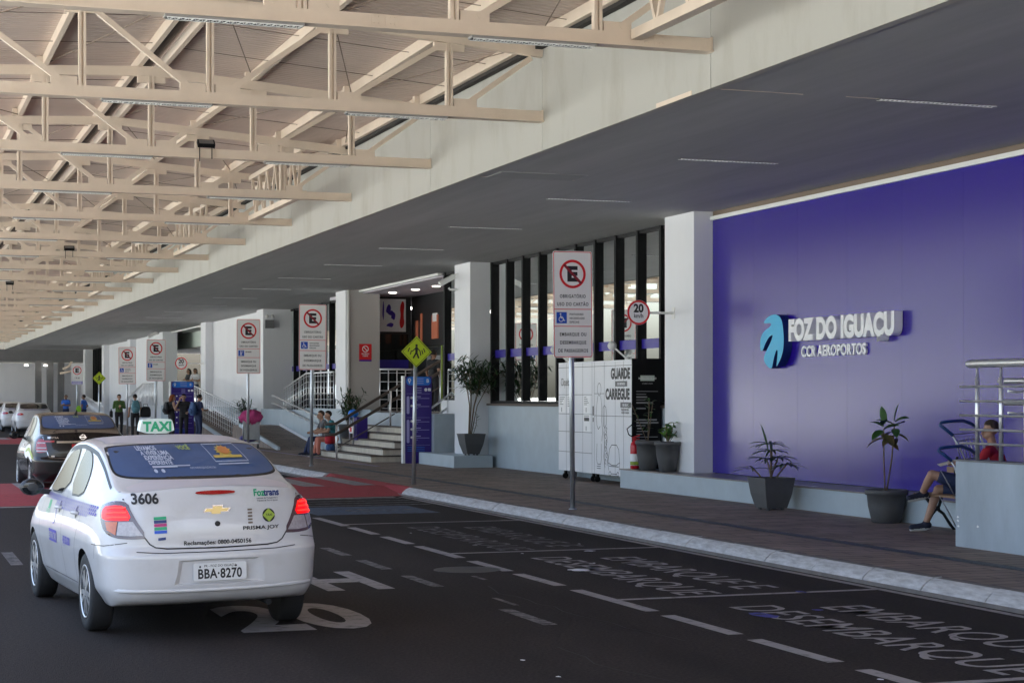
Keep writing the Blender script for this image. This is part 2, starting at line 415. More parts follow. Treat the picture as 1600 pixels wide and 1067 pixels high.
for y, col in ((14.62, 'road_white'), (19.56, 'road_white'), (24.5, 'road_faint')):
    for s_, x, y0 in (('EMBARQUE E', 7.57, y - 1.08), ('DESEMBARQUE', 6.84, y - .82)):
        g = MB(); g.text(RF(x, y0), s_, .43, 0, 0, 'L', bold=.004, sx=.92, sp=1.03); struct('road_lettering', g, col)
g = rect_mark(6.25, 8.2, 26.5, 28.4); struct('accessible_bay_marking', g, 'road_blue')
g = MB(); f_ = RF(6.9, 27.45, .008)
g.flat(f_, *ringfaces(.1, .3, .22, .30, 100, 380), 0); g.poly(f_, line2((.0, .25), (.12, .85), .09)); g.poly(f_, line2((.0, .3), (-.3, .3), .09)); g.poly(f_, circ(.14, 1.0, .09, 12))
struct('accessible_symbol_marking', g, 'road_faint')
for y in (13.2, 18.0, 21.5, 16.2, 19.7): struct('old_dash_marking', rect_mark(4.93, 5.05, y, y + 1.1), 'road_faint')
for y in (5.0, 8.6, 19.75, 24.2, 40.0, 45.5, 51, 56.5): struct('lane_dash_marking', rect_mark(1.33, 1.46, y, y + 1.7), 'road_faint' if y < 25 else 'road_white')
# speed limit painted for the drivers: KM/H over 20
UF = lambda x, y, z=.004: (V((x, y, z)), V((1, 0, 0)), V((0, 1, 0)))
def stretched(body, x0, x1, y0, y1, col, bold=.035):
    vs, fs = text_mesh(body, bold, 1.0, 0.0); xa = min(p[0] for p in vs); xb = max(p[0] for p in vs); ya = min(p[1] for p in vs); yb = max(p[1] for p in vs)
    g_ = MB(); g_.add([(x0 + (p[0] - xa) / (xb - xa) * (x1 - x0), y0 + (p[1] - ya) / (yb - ya) * (y1 - y0), .004) for p in vs], fs); struct('road_lettering', g_, col)
stretched('20', 2.62, 3.76, 13.5, 15.3, 'road_white'); stretched('KM/H', 2.2, 4.56, 16.15, 17.95, 'road_white')
# arrow head and bars on the far left lane
g = MB(); g.add([(2.05, 41.5, .004), (2.3, 41.5, .004), (2.3, 45, .004), (2.6, 45, .004), (2.18, 47.5, .004), (1.75, 45, .004), (2.05, 45, .004)], [list(range(7))]); struct('arrow_marking', g, 'road_white')
# spilled paint and litter specks on the asphalt
def blot(x, y, rx, ry, col, name, n=14):
    g_ = MB(); g_.add([(x + rx * math.cos(2 * math.pi * i / n) * (.6 + .6 * rnd.random()), y + ry * math.sin(2 * math.pi * i / n) * (.6 + .6 * rnd.random()), .0065) for i in range(n)], [list(range(n))]); struct(name, g_, col)
blot(6.85, 13.2, .10, .22, 'road_bluespill', 'paint_spill'); blot(7.45, 13.35, .05, .06, 'road_bluespill', 'paint_spill'); blot(8.0, 14.66, .05, .1, 'road_bluespill', 'paint_spill')
p = on_z(904, 891); blot(p.x, p.y, .12, .12, 'letter_white', 'paint_spill'); p = on_z(922, 861); blot(p.x, p.y, .08, .05, 'letter_white', 'paint_spill')
for px, py in ((928, 880), (905, 850), (873, 1058), (816, 865), (642, 833), (1375, 1062), (817, 1032)):
    p = on_z(px, py); blot(p.x, p.y, .02, .03, 'letter_white', 'litter_speck', 6)
for (px, py, r_) in ((730, 890, .35),):
    p = on_z(px, py); g = MB(); g.lathe([(r_, 0), (r_, .004)], (p.x, p.y, .001), 28); struct('manhole_cover', g, 'dark_grey')
# fine cracks and scuffs in the asphalt
for x, y, n in ((4.8, 7.6, 16), (5.6, 12.0, 14), (3.9, 19.5, 12)):
    pts = [(x, y)]
    for i in range(n): pts.append((pts[-1][0] + (rnd.random() - .5) * .16, pts[-1][1] + .22 + .12 * rnd.random()))
    g = MB()
    for a, b_ in zip(pts, pts[1:]): g.add([(a[0] - .006, a[1], .003), (a[0] + .006, a[1], .003), (b_[0] + .006, b_[1], .003), (b_[0] - .006, b_[1], .003)], [(0, 1, 2, 3)])
    struct('asphalt_crack', g, 'asphalt_dark')
for px, py, l_ in ((745, 903, .4), (785, 940, .6)):
    p = on_z(px, py); struct('paint_scuff', rect_mark(p.x, p.x + .05, p.y - l_ / 2, p.y + l_ / 2), 'road_faint')
# raised red crossings: ramps of red paint, white bars on top
def crossing(y0, y1, skew):
    def yy(x, y): return y + skew * (x - 5.5)
    g_ = MB(); xs = (-3.1, 8.95)
    rows = [(y0, .004), (y0 + 1.4, .13), (y1 - 1.4, .13), (y1, .004)]
    vs = [(x, yy(x, y), z) for y, z in rows for x in xs]
    g_.add(vs, [(2 * i, 2 * i + 1, 2 * i + 3, 2 * i + 2) for i in range(3)]); struct('raised_crossing', g_, 'road_red')
    g_ = MB(); g_.add([(8.951, yy(9, y0), .004), (9.17, yy(9, y0), .152), (9.17, yy(9, y1), .152), (8.951, yy(9, y1), .004), (8.951, yy(9, y0 + 1.4), .131), (8.951, yy(9, y1 - 1.4), .131)], [(0, 1, 4), (4, 1, 2, 5), (5, 2, 3)]); struct('crossing_lip', g_, 'road_red')
    for k in range(12):
        x = -2.6 + k * 1.0; g_ = MB(); g_.add([(x, yy(x, y0 + 1.5), .136), (x + .42, yy(x, y0 + 1.5), .136), (x + .42, yy(x, y1 - 1.5), .136), (x, yy(x, y1 - 1.5), .136)], [(0, 1, 2, 3)]); struct('zebra_bar_marking', g_, 'road_white')
    g_ = MB(); g_.add([(-3, yy(-3, y0 - .35), .004), (8.7, yy(8.7, y0 - .35), .004), (8.7, yy(8.7, y0 - .12), .004), (-3, yy(-3, y0 - .12), .004)], [(0, 1, 2, 3)]); struct('stop_line_marking', g_, 'road_white')
crossing(30.75, 37.4, .12); crossing(70, 76.5, .0)
# pavement inlays
struct('tactile_strip', rect_mark(10.17, 10.36, -6, 41.0, .154), 'tactile')
struct('lilac_strip', rect_mark(11.02, 11.14, 40.8, 60, .154), 'lilac_strip')

# ---------------------------------------------------------------- terminal building
TB = thing('terminal_building', 'long pale grey airport terminal with dark overhanging soffit and blue clad wall', 'building', (13, 27, .15))
def part(name, mb, mats, parent=None, **k):
    o = mb.build(name, mats, parent or TB, **k)
    if parent is None: o.matrix_parent_inverse = TB.matrix_basis.inverted()
    return o
SOF = 4.95
# overhang: dark soffit, pale fascia in panels, roof deck
part('soffit', MB().box(8.10, 14.6, -4, 124.4, SOF, SOF + .06), 'soffit')
for k in range(-4, 23):
    y0 = 16.55 + 4.92 * k
    part('fascia_panel', MB().box(8.0, 8.098, y0 + .004, min(y0 + 4.912, 124.4), SOF - .015, 6.62), 'fascia')
part('roof_deck', MB().box(8.101, 30, -4, 140, 6.3, 6.62), 'fascia')  # stretch beyond the soffit is added to keep sun off the end wall
part('rear_wall', MB().box(29.8, 30, -4, 124.4, .15, 6.29), 'int_wall')
part('end_wall', MB().box(13.6, 29.79, -4, -3.8, .15, 6.29), 'int_wall')
# seams and a repaired patch of the soffit
for (x0, x1, y, wd) in ((8.15, 9.1, 16.62, .018), (9.6, 10.3, 16.60, .014), (8.15, 9.6, 24.4, .012)):
    part('soffit_seam', MB().box(x0, x1, y, y + wd, SOF - .004, SOF + .001), 'cream_paint')
part('soffit_patch', MB().box(8.25, 9.55, 23.75, 24.4, SOF - .006, SOF + .001), 'soffit_patch')
part('fascia_scar', MB().box(7.994, 8.003, 17.0, 17.9, SOF - .014, SOF + .035), 'cream_paint')
# columns, 12.1 m apart
COLS = [(27.75, 28.95, 13.5), (40.0, 41.2, 13.6), (51.9, 53.1, 14.15), (64.0, 65.2, 14.15), (76.1, 77.3, 13.5), (88.2, 89.4, 13.8), (100.3, 101.5, 13.5), (112.4, 113.6, 13.8), (123.1, 124.35, 13.8)]
for i, (a, b_, x1) in enumerate(COLS):
    mb = MB(); mb.box(13.1, x1, a, b_, .15, SOF, 0)
    o = part('column', mb, ['white_wall', 'mosaic'])
    if i == 2:
        part('mosaic_facing', MB().box(13.22, 14.14, a - .012, a - .002, 1.36, SOF - .002), 'mosaic', o)
        part('drain_pipe', MB().tube([(13.17, a - .05, 1.3), (13.17, a - .05, SOF)], .04, 10), 'white_trim', o)
# blue clad wall in 1.5 m panels above the ledge
y = 27.745; k = 0
while y > -3.5:
    part('blue_panel', MB().box(13.45, 13.52, y - 1.5005, y, .5, 4.86), 'blue_wall'); y -= 1.503
part('wall_backing', MB().box(13.53, 13.8, -3.9, 27.7, .15, SOF), 'mid_grey')
part('panel_top_trim', MB().box(13.40, 13.449, -3.5, 27.74, 4.80, 4.865), 'white_trim')
part('wall_top_gap', MB().box(13.45, 13.52, -3.5, 27.74, 4.866, 4.949), 'cream_dark')
# solid white bays
for a, b_ in ((65.21, 76.09), (89.41, 100.29), (101.51, 112.39)):
    part('white_wall_bay', MB().box(13.42, 13.7, a, b_, .15, SOF), 'white_wall')
# glazed bays: sill wall, black fins, panes, blue film band
def fins(ys, x0, x1, z0, parent, mats='black_metal', w_=.085):
    for y_ in ys: part('mullion', MB().box(x0, x1, y_ - w_ / 2, y_ + w_ / 2, z0, SOF - .01), mats, parent)
def window(name, y0, y1, x, z0, ys, pane, band=True, z1=SOF):
    wn = part(name, MB().box(x - .02, x + .1, y0, y1, z0, z0 + .06).box(x - .02, x + .1, y0, y1, z1 - .07, z1 - .012), 'black_metal')
    part('pane', MB().add([(x + .04, y0, z0 + .06), (x + .04, y1, z0 + .06), (x + .04, y1, z1 - .07), (x + .04, y0, z1 - .07)], [(0, 1, 2, 3)]), pane, wn)
    fins(ys, x - .055, x + .05, z0 + .062, wn)
    if band: part('film_band', MB().add([(x + .03, y0, 2.70), (x + .03, y1, 2.70), (x + .03, y1, 2.88), (x + .03, y0, 2.88)], [(0, 1, 2, 3)]), 'film_blue', wn)
    return wn
part('sill_wall', MB().box(13.55, 13.75, 28.96, 39.99, .15, 1.58), 'grey_wall')
part('window_sill', MB().box(13.50, 13.74, 28.96, 39.99, 1.583, 1.63), 'tread')
window('window', 28.96, 39.99, 13.62, 1.632, [30.2 + 1.071 * i for i in range(10)], 'pane')
part('sill_wall', MB().box(13.5, 13.7, 41.21, 43.6, 1.36, 1.70), 'white_wall')
window('window', 41.21, 43.75, 13.6, 1.70, [41.4, 43.5], 'pane')
part('window_edge', MB().box(13.56, 13.6, 43.78, 43.81, 1.36, 3.1), 'lime')
window('window', 53.11, 63.99, 14.12, 1.36, [53.6 + 1.08 * i for i in range(10)], 'pane_dark')
window('window', 113.61, 123.09, 13.62, 1.4, [114.2 + .95 * i for i in range(10)], 'pane_dark', False)
part('sill_wall', MB().box(13.5, 13.7, 113.61, 123.09, .15, 1.39), 'white_wall')
# raised floor inside, entrance recesses, interior
part('interior_floor', MB().box(13.76, 29.7, 28, 123, 1.0, 1.345), 'ledge_top')
part('entrance_floor', MB().box(13.0, 13.759, 43.0, 63.9, .16, 1.352), 'grey_wall')
part('interior_ceiling', MB().box(14.65, 29.7, 28, 43.7, 4.70, 4.76).box(18.01, 29.7, 43.71, 53.39, 4.70, 4.76).box(14.65, 29.7, 53.4, 123, 4.70, 4.76), 'int_ceiling')
part('bulkhead', MB().box(14.601, 14.649, 28, 43.7, 4.05, SOF + .05), 'int_green')
part('bulkhead', MB().box(14.601, 14.649, 53.4, 123, 4.2, SOF + .05), 'int_green')
part('interior_partition', MB().box(13.8, 29, 27.75, 27.95, 1.35, 4.7), 'int_wall')
part('interior_wall', MB().box(24, 24.2, 28, 123, 1.35, 4.7), 'int_wall')
mat('shop_green', (.10, .30, .16), .6); mat('shop_grey', (.30, .30, .31), .6)
for (y0, y1, z0, z1, c_) in ((28.5, 33, 3.2, 3.9, 'int_green'), (33.2, 37, 3.0, 3.7, 'shop_grey'), (37.4, 43, 3.1, 4.0, 'shop_orange'), (29, 31, 1.4, 2.6, 'int_dark'), (31.5, 36, 1.4, 2.4, 'wood'), (37, 42, 1.4, 2.7, 'int_dark'), (44, 50, 3.0, 3.8, 'rose'), (52, 60, 3.0, 3.8, 'shop_green'), (52, 62, 1.4, 2.6, 'int_dark')):
    part('shop_front', MB().box(23.5 - .3 * rnd.random(), 23.99, y0, y1, z0, z1), c_)
for i, y_ in enumerate((30.0, 33.5, 37, 40.5, 45, 50, 56, 62)):
    part('fill_ceiling_panel', MB().box(16.2, 16.6, y_, y_ + 1.6, 4.66, 4.698).box(19.5, 19.9, y_ + 1, y_ + 2.6, 4.66, 4.698), 'int_glow')  # glowing panels added to light the interior behind the panes
# vestibule of the near entrance
part('recess_trim', MB().box(13.5, 13.6, 43.85, 51.89, SOF - .06, SOF - .001), 'white_trim')
part('recess_ceiling', MB().box(13.62, 18, 43.85, 56, 4.86, 4.945), 'int_ceiling')
for x_, y_ in ((14.3, 51.0), (14.5, 49.3), (14.6, 47.6), (14.9, 46.0)):
    part('downlight', MB().lathe([(.11, 4.835), (.11, 4.859)], (x_, y_, 0), 16), 'lamp_on')
vb = part('vestibule_wall', MB().box(14.16, 15.5, 53.2, 53.3, 1.36, 4.85), 'int_dark')
part('vestibule_pane', MB().add([(14.16, 53.15, 1.4), (15.4, 53.15, 1.4), (15.4, 53.15, 3.7), (14.16, 53.15, 3.7)], [(0, 1, 2, 3)]), 'pane_dark', vb)
part('vestibule_post', MB().box(14.40, 14.46, 53.05, 53.14, 1.36, 4.85), 'black_metal', vb)
part('film_band', MB().box(14.17, 15.4, 53.13, 53.145, 2.66, 2.92), 'decal_blue', vb)
bn = part('poster_band', MB().box(14.17, 15.3, 53.07, 53.12, 3.78, 4.78), 'letter_white', vb)
mb = MB()
for (cx, cz, r1, r2) in ((14.75, 4.45, .07, .12), (14.83, 4.34, .07, .06), (14.90, 4.25, .06, .09), (14.8, 3.98, .10, .05), (14.25, 4.5, .03, .2), (14.58, 4.4, .025, .22)):
    mb.poly(FR_Y(cx, 53.065, cz), chaikin([(r1 * math.cos(a) * (1 + .4 * (j % 2)), r2 * math.sin(a) * (1 + .3 * (j % 3))) for j, a in enumerate([R(40 * q) for q in range(9)])], 2), 0)
mb.poly(FR_Y(15.2, 53.064, 4.3), chaikin([(-.06, -.45), (.06, -.3), (.02, 0), (.06, .35), (-.02, .45), (-.1, .2), (-.06, 0), (-.11, -.25)], 2), 1)
part('poster_shapes', mb, ['violet', 'sign_red'], bn)
bw = part('shop_wall', MB().box(15.5, 15.6, 46.5, 53.1, 3.3, 4.85), 'int_dark')
for i, (y0, y1, z0, z1, c_) in enumerate(((52.6, 52.4, 3.4, 4.1, 'orange_glow'), (52.1, 51.95, 3.4, 4.3, 'orange_glow'), (50.9, 50.3, 3.5, 4.2, 'orange_glow'), (50.8, 50.4, 4.0, 4.25, 'letter_white'), (49.6, 49.2, 3.5, 4.6, 'shop_orange'))):
    part('shop_poster', MB().box(15.47 - .003 * i, 15.497, y1, y0, z0, z1), c_, bw)
part('shop_door', MB().box(15.52, 15.58, 51.4, 52.9, 1.36, 3.25).box(15.5, 15.59, 49.6, 51.3, 1.36, 3.25), 'int_dark')
part('shop_door_pane', MB().box(15.46, 15.48, 51.0, 51.35, 1.6, 3.0).box(15.45, 15.47, 50.0, 50.5, 1.6, 3.0), 'shop_grey')
# second entrance far along
part('recess_trim', MB().box(13.5, 13.6, 77.31, 88.19, SOF - .06, SOF - .001), 'white_trim')
part('recess_wall', MB().box(17.0, 17.2, 77.4, 88.1, 1.36, 4.7), 'int_green')
part('recess_post', MB().box(15.9, 16.1, 84.0, 84.3, 1.36, 4.7), 'black_metal')
part('downlight', MB().lathe([(.16, 4.66), (.16, 4.695)], (15.6, 82, 0), 16), 'lamp_on'); part('downlight', MB().lathe([(.16, 4.66), (.16, 4.695)], (15.4, 85, 0), 16), 'lamp_on')
part('entrance_floor', MB().box(13.0, 13.759, 65.3, 88.1, .16, 1.351), 'grey_wall')
# end of the canopy: cross wall, posts and beams
ew = thing('end_wall_block', 'pale concrete block closing the road at the far end of the canopy', 'building', (4, 130, 0))
def sub(name, mb, mats, parent, **k):
    o = mb.build(name, mats, parent, **k); o.matrix_parent_inverse = parent.matrix_basis.inverted(); return o
sub('wall', MB().box(-6, 13.99, 131, 131.6, 0, 4.15), 'white_wall', ew)
sub('wall', MB().box(13.6, 14, 124.5, 130.99, .15, 4.15), 'white_wall', ew)
sub('beam', MB().box(-6, 14, 126.5, 127.3, 4.2, 5.0), 'mid_grey', ew)
sub('beam', MB().box(-6, 14, 130.0, 130.9, 4.2, 4.6), 'mid_grey', ew)
for x_ in (10.35, 11.15, 11.9): sub('post', MB().box(x_, x_ + .42, 129.2, 129.7, 0, 4.19), 'mid_grey', ew)
sub('pipe_run', MB().tube([(12.2, 128.9, 3.7), (12.6, 128.7, 3.9), (12.8, 128.6, 4.3), (13.5, 128.4, 4.4)], .09, 8).tube([(12.0, 129, 3.4), (13.5, 128.5, 3.7)], .08, 8), 'cream_paint', ew)
for x_ in (9.7, 11.0): sub('flood_lamp', MB().box(x_ - .12, x_ + .12, 128.6, 128.9, 3.9, 4.0), 'lamp_on', ew)

# ledge along the blue wall
LB = thing('wall_ledge', 'low grey concrete ledge running along the foot of the blue wall', 'ledge', (12.67, 20, .15))
sub('ledge_body', MB().box(12.67, 13.44, -3, 29.95, .15, .47), 'grey_wall', LB)
sub('ledge_coping', MB().box(12.66, 13.095, -3, 29.96, .472, .492).box(13.097, 13.448, -3, 27.7, .472, .492), 'ledge_top', LB)
sub('bare_patch', MB().box(12.75, 12.85, 23.0, 24.4, .4925, .4955), 'white_trim', LB)
# planter block by the second column
g = MB().box(12.5, 13.44, 39.35, 42.2, .15, .43)
tag(g.build('plinth', 'grey_wall'), 'low grey concrete plinth under the tall leggy plant', 'plinth')

# ---------------------------------------------------------------- entrance steps
ST = thing('entrance_steps', 'tiled steps with brown treads rising to the near terminal entrance', 'steps', (11.6, 46, .15))
for i in range(7):
    x0 = 11.6 + .3 * i; z1 = .15 + .1715 * (i + 1)
    o = sub('step', MB().box(x0, 13.70 if i < 6 else 14.2, 43.35, 48.7, z1 - .1715 + .001, z1 - .036, 0).box(x0 - .025, 13.70 if i < 6 else 14.2, 43.32, 48.72, z1 - .035, z1, 1), ['riser', 'tread'], ST)
# brown pipe hand rails in the middle of the steps
HR = thing('stair_handrail', 'dark brown double pipe handrail climbing the middle of the entrance steps', 'handrail', (11.35, 46.1, .15))
p0, p1 = V((11.05, 46.0, 1.06)), V((14.3, 46.3, 2.75)); q0, q1 = V((11.05, 46.0, .78)), V((14.3, 46.3, 2.45))
sub('rail', MB().tube([p0 + V((.0, 0, 0)), p0 + V((.3, 0, .02)), p1, p1 + V((.5, 0, .02))], .04), 'brown_rail', HR)
sub('rail', MB().tube([q0, q0 + V((.3, 0, .02)), q1, q1 + V((.5, 0, .02))], .04), 'brown_rail', HR)
sub('rail', MB().tube([V((11.4, 46.0, .45)), V((14.3, 46.3, 2.05))], .016), 'brown_rail', HR)
for x_, z0 in ((11.38, .15), (12.85, 1.01), (14.25, 1.35)): sub('post', MB().tube([(x_, 46.05, z0), (x_, 46.05, z0 + .93 if x_ < 14 else 2.5)], .028), 'steel', HR)
HR2 = thing('side_handrail', 'steel handrail with rounded end on the right hand edge of the entrance steps', 'handrail', (12.3, 43.1, .15))
sub('rail', MB().tube([(14.2, 43.15, 2.3), (12.9, 43.15, 1.35), (12.65, 43.15, 1.25), (12.56, 43.15, 1.1), (12.6, 43.15, .95), (12.9, 43.15, 1.05), (14.2, 43.15, 2.0)], .026), 'steel', HR2)
sub('post', MB().tube([(12.68, 43.15, .15), (12.68, 43.15, .98)], .026), 'steel', HR2)
sub('post', MB().tube([(13.75, 43.15, .43), (13.75, 43.15, 1.68)], .026), 'steel', HR2)
g = MB().box(12.9, 13.49, 42.23, 43.05, .15, 1.35); sub('side_wall', g, 'grey_wall', HR2)

# ---------------------------------------------------------------- ramps
def ramp(label, x0, x1, ya, yb, za, zb, wall_top, name='access_ramp'):
    t_ = thing(name, label, 'ramp', (x0, ya, .15))
    sub('ramp_slab', MB().add([(x0, ya, za), (x1, ya, za), (x1, yb, zb), (x0, yb, zb), (x0, ya, .14), (x1, ya, .14), (x1, yb, .14), (x0, yb, .14)], [(0, 1, 2, 3), (0, 3, 7, 4), (1, 5, 6, 2), (0, 4, 5, 1), (3, 2, 6, 7)]), 'sidewalk', t_)
    sub('kerb_edge', MB().bar((x0 - .045, ya, za + .03), (x0 - .045, yb, zb + .03), .08, .12), 'grey_wall', t_)
    sub('kerb_edge', MB().bar((x1 + .05, ya, za + .03), (x1 + .05, yb, zb + .03), .09, .12), 'white_wall', t_)
    return t_
R1 = ramp('sloping ramp with grey retaining wall between the steps and the far columns', 11.65, 12.95, 54.3, 60.6, .152, .80, 1.3)
sub('landing', MB().box(11.65, 12.99, 60.62, 62.2, .16, .80), 'sidewalk', R1)
sub('retaining_wall', MB().add([(13.04, 54.0, .15), (13.04, 60.6, .15), (13.04, 60.6, .9), (13.04, 57.0, 1.42), (13.04, 54.0, 1.42), (13.2, 54.0, .15), (13.2, 60.6, .15), (13.2, 60.6, .9), (13.2, 57, 1.42), (13.2, 54, 1.42)],
    [(0, 4, 3, 2, 1), (5, 6, 7, 8, 9), (2, 3, 8, 7), (3, 4, 9, 8), (0, 5, 9, 4), (1, 2, 7, 6)]), 'grey_wall', R1)
sub('retaining_wall', MB().box(13.04, 13.2, 48.8, 53.99, .15, 1.42), 'grey_wall', R1)
R2 = ramp('far sloping ramp behind a gridded steel railing', 11.65, 12.95, 62.5, 73, .152, 1.2, 1.4)

def railing(label, pts, h=1.05, nb=6, step=.42, group=None, top_r=.03, name='steel_railing', post_r=.017):
    """pts: base line points; vertical bars, level bars following the base line, one thicker top rail"""
    t_ = thing(name, label, 'railing', pts[0], 0, group); pts = [V(p) for p in pts]; up = V((0, 0, 1))
    sub('top_rail', MB().tube([p + up * h for p in pts], top_r), 'steel', t_)
    for k in range(nb):
        z = .1 + (h - .2) * k / (nb - 1)
        sub('bar', MB().tube([p + up * z for p in pts], .0095, 6), 'steel', t_)
    ref = None
    for a, b_ in zip(pts, pts[1:]):
        n = max(1, round((b_ - a).length / step))
        for i in range(n + 1):
            if i == 0 and ref is not None: continue
            p = a.lerp(b_, i / n)
            if ref is None:
                ref = sub('post', MB().tube([(0, 0, 0), (0, 0, h)], post_r, 8), 'steel', t_); ref.matrix_parent_inverse = MX(); ref.location = p - t_.location
            else:
                c = ref.copy(); COL.objects.link(c); c.parent = t_; c.location = p - t_.location
    return t_
railing('gridded steel railing on the grey ramp landing in front of the dark glazed bay', [(13.08, 60.4, .95), (13.08, 57.0, 1.42), (13.08, 53.3, 1.42)], 1.12, 6, .40)
railing('short gridded steel railing at the top of the entrance steps beside the mosaic column', [(13.35, 48.95, 1.36), (14.35, 48.95, 1.36)], 1.2, 5, .25)
railing('steel landing railing behind the purple information totem', [(13.5, 43.0, 1.36), (14.3, 43.0, 1.36)], 1.1, 6, .4)
railing('long gridded steel railing sloping down beside the far ramp', [(12.0, 77.3, 1.36), (12.0, 74.5, 1.3), (12.0, 63.0, .3)], 1.1, 6, .42)
railing('far gridded steel railing rising on the left of the group of travellers', [(12.4, 97.5, .4), (12.4, 90, 1.36), (12.4, 85.3, 1.36)], 1.1, 6, .5)
railing('short steel railing where two women lean at the second entrance', [(12.9, 84.9, 1.36), (12.9, 78.3, 1.36)], 1.05, 5, .5)
railing('farthest low steel railing sloping down behind the two men in blue', [(12.2, 117, 1.0), (12.2, 105, .16)], 1.0, 5, .5)
# wall hand rails of the near ramp
RW = thing('ramp_handrail', 'double steel handrail fixed along the grey ramp wall', 'handrail', (12.98, 55, .15))
for dz in (.72, .98):
    sub('rail', MB().tube([(12.9, 54.3, .15 + dz), (12.9, 54.6, .18 + dz), (12.9, 61, .82 + dz), (12.9, 61.5, .83 + dz)], .026), 'steel', RW)
    for i in range(8): y_ = 54.8 + .85 * i; sub('bracket', MB().tube([(12.9, y_, .17 + dz + (y_ - 54.5) * .1), (12.93, y_, .10 + dz + (y_ - 54.5) * .1), (13.035, y_, .09 + dz + (y_ - 54.5) * .1)], .011, 6), 'steel', RW)
sub('post', MB().tube([(12.9, 54.4, .15), (12.9, 54.4, 1.13)], .026), 'steel', RW)
# parapet at the right with its steel railing
PP = thing('ramp_parapet', 'scuffed blue grey parapet block under a steel railing at the right edge', 'parapet', (11.2, 17, .15))
sub('parapet_wall', MB().box(11.2, 11.42, -3, 17.0, .15, 1.085), 'parapet_wall', PP)
sub('parapet_coping', MB().box(11.19, 11.43, -3, 17.01, 1.087, 1.105), 'mid_grey', PP)
for y_, z_ in ((16.98, .42), (16.97, .36), (16.6, .38), (16.98, .46)): sub('paint_chip', MB().add([(11.1985, y_ - .03 * rnd.random() - .01, z_), (11.1985, y_, z_ + .01), (11.1985, y_ - .02, z_ + .03), (11.1985, y_ - .05, z_ + .012)], [(0, 1, 2, 3)]), 'white_trim', PP)
PR = thing('parapet_railing', 'thick steel railing with level bars standing on the right hand parapet', 'railing', (11.3, 16.6, 1.1))
sub('top_rail', MB().tube([(11.3, 16.92, 2.155), (11.3, 16.88, 2.155), (11.3, 3, 2.155)], [.03, .045, .045], 16), 'steel', PR)
for z_ in (1.905, 1.747, 1.59, 1.435, 1.285): sub('bar', MB().tube([(11.26, 17.0, z_), (11.26, 3, z_)], .0135, 10), 'steel', PR)
y_ = 16.75
while y_ > 3:
    sub('post', MB().tube([(11.31, y_, 1.105), (11.31, y_, 2.0), (11.31, y_, 2.005), (11.31, y_, 2.12)], [.024, .024, .014, .014], 14), 'steel', PR); y_ -= .44
for z_ in (1.965, 1.735):
    sub('hand_rail', MB().tube([(11.6, 16.78, z_), (11.6, 16.73, z_), (11.6, 3, z_)], [.02, .035, .035], 14), 'steel', PR)
    for y2 in (16.2, 14.7): sub('hook', MB().tube([(11.6, y2, z_ - .03), (11.595, y2, z_ - .07), (11.54, y2, z_ - .11), (11.45, y2, z_ - .12), (11.32, y2, z_ - .11)], .012, 8), 'steel', PR)
# ---------------------------------------------------------------- canopy over the road
CA = thing('road_canopy', 'cream steel truss canopy with corrugated roof sheets over the road', 'canopy', (3.75, 16, 0))
XL, XR, RX = -1.6, 7.995, 3.75
def chord_top(x): return 6.6 - (.080 if x > RX else .048) * abs(x - RX)
BOT, BH = 5.295, .14
VX = [-.75, .75, 2.25, 3.75, 5.25, 6.75]
def build_truss():
    mb = MB()
    mb.box(XL, XR, -.045, .045, BOT + .018, BOT + BH).box(XL, XR, -.085, .085, BOT, BOT + .018)
    mb.box(XR - .012, XR + .001, -.06, .06, BOT - .004, BOT + BH + .01)
    tr = mb.build('truss', 'cream_paint', CA)
    for a, b_ in ((XL, RX), (RX, XR)):
        MB().bar((a, 0, chord_top(a) - .07), (b_, 0, chord_top(b_) - .07), .09, .135).build('top_chord', 'cream_paint', tr)
    for i, x in enumerate(VX):
        z1 = chord_top(x) - .13
        v_ = MB().box(x - .043, x - .011, -.04, .04, BOT + BH, z1).box(x + .011, x + .043, -.04, .04, BOT + BH, z1).box(x - .0109, x + .0109, -.01, .01, BOT + BH, z1)
        v_.build('vertical', 'cream_paint', tr)
        sides = [-1] if x < 3.7 else ([-1, 1] if x < 3.8 else [1])
        for s in sides:
            MB().box(min(x + s * .06, x + s * .36), max(x + s * .06, x + s * .36), -.028, .028, BOT + BH - .002, BOT + BH + .10).build('gusset', 'cream_paint', tr)
            xn = x + s * 1.5
            if xn > XR - .1: xn = XR - .05
            if xn < XL: xn = XL + .1
            MB().bar((x + s * .24, 0, BOT + BH + .05), (xn - s * .1, 0, chord_top(xn) - .16), .064, .064, up=(0, 1, 0)).build('diagonal', 'cream_paint', tr)
        MB().box(x - .2, x + .2, -.03, .03, chord_top(x) - .24, chord_top(x) - .138).build('gusset', 'cream_paint', tr)
    for x in (1.55, 4.55, 7.35):
        sp = MB().box(x - .13, x - .004, -.0485, .0485, BOT + .03, BOT + BH - .012).box(x + .004, x + .13, -.0485, .0485, BOT + .03, BOT + BH - .012)
        for bx_ in (-.1, -.06, .06, .1):
            for bz_ in (.055, .12): sp.lathe([(.009, -.058), (.009, -.048)], (x + bx_, 0, BOT + bz_), 8, 0, 'Y')
        sp.build('splice_plate', ['cream_paint', 'cream_dark'], tr)
    return tr
TY = [16.55 + 4.92 * k for k in range(22)]
T0 = build_truss(); T0.matrix_parent_inverse = CA.matrix_basis.inverted(); T0.location = (0, TY[0], 0)
for y in TY[1:]:
    c = dup(T0, CA, (0, y, 0))
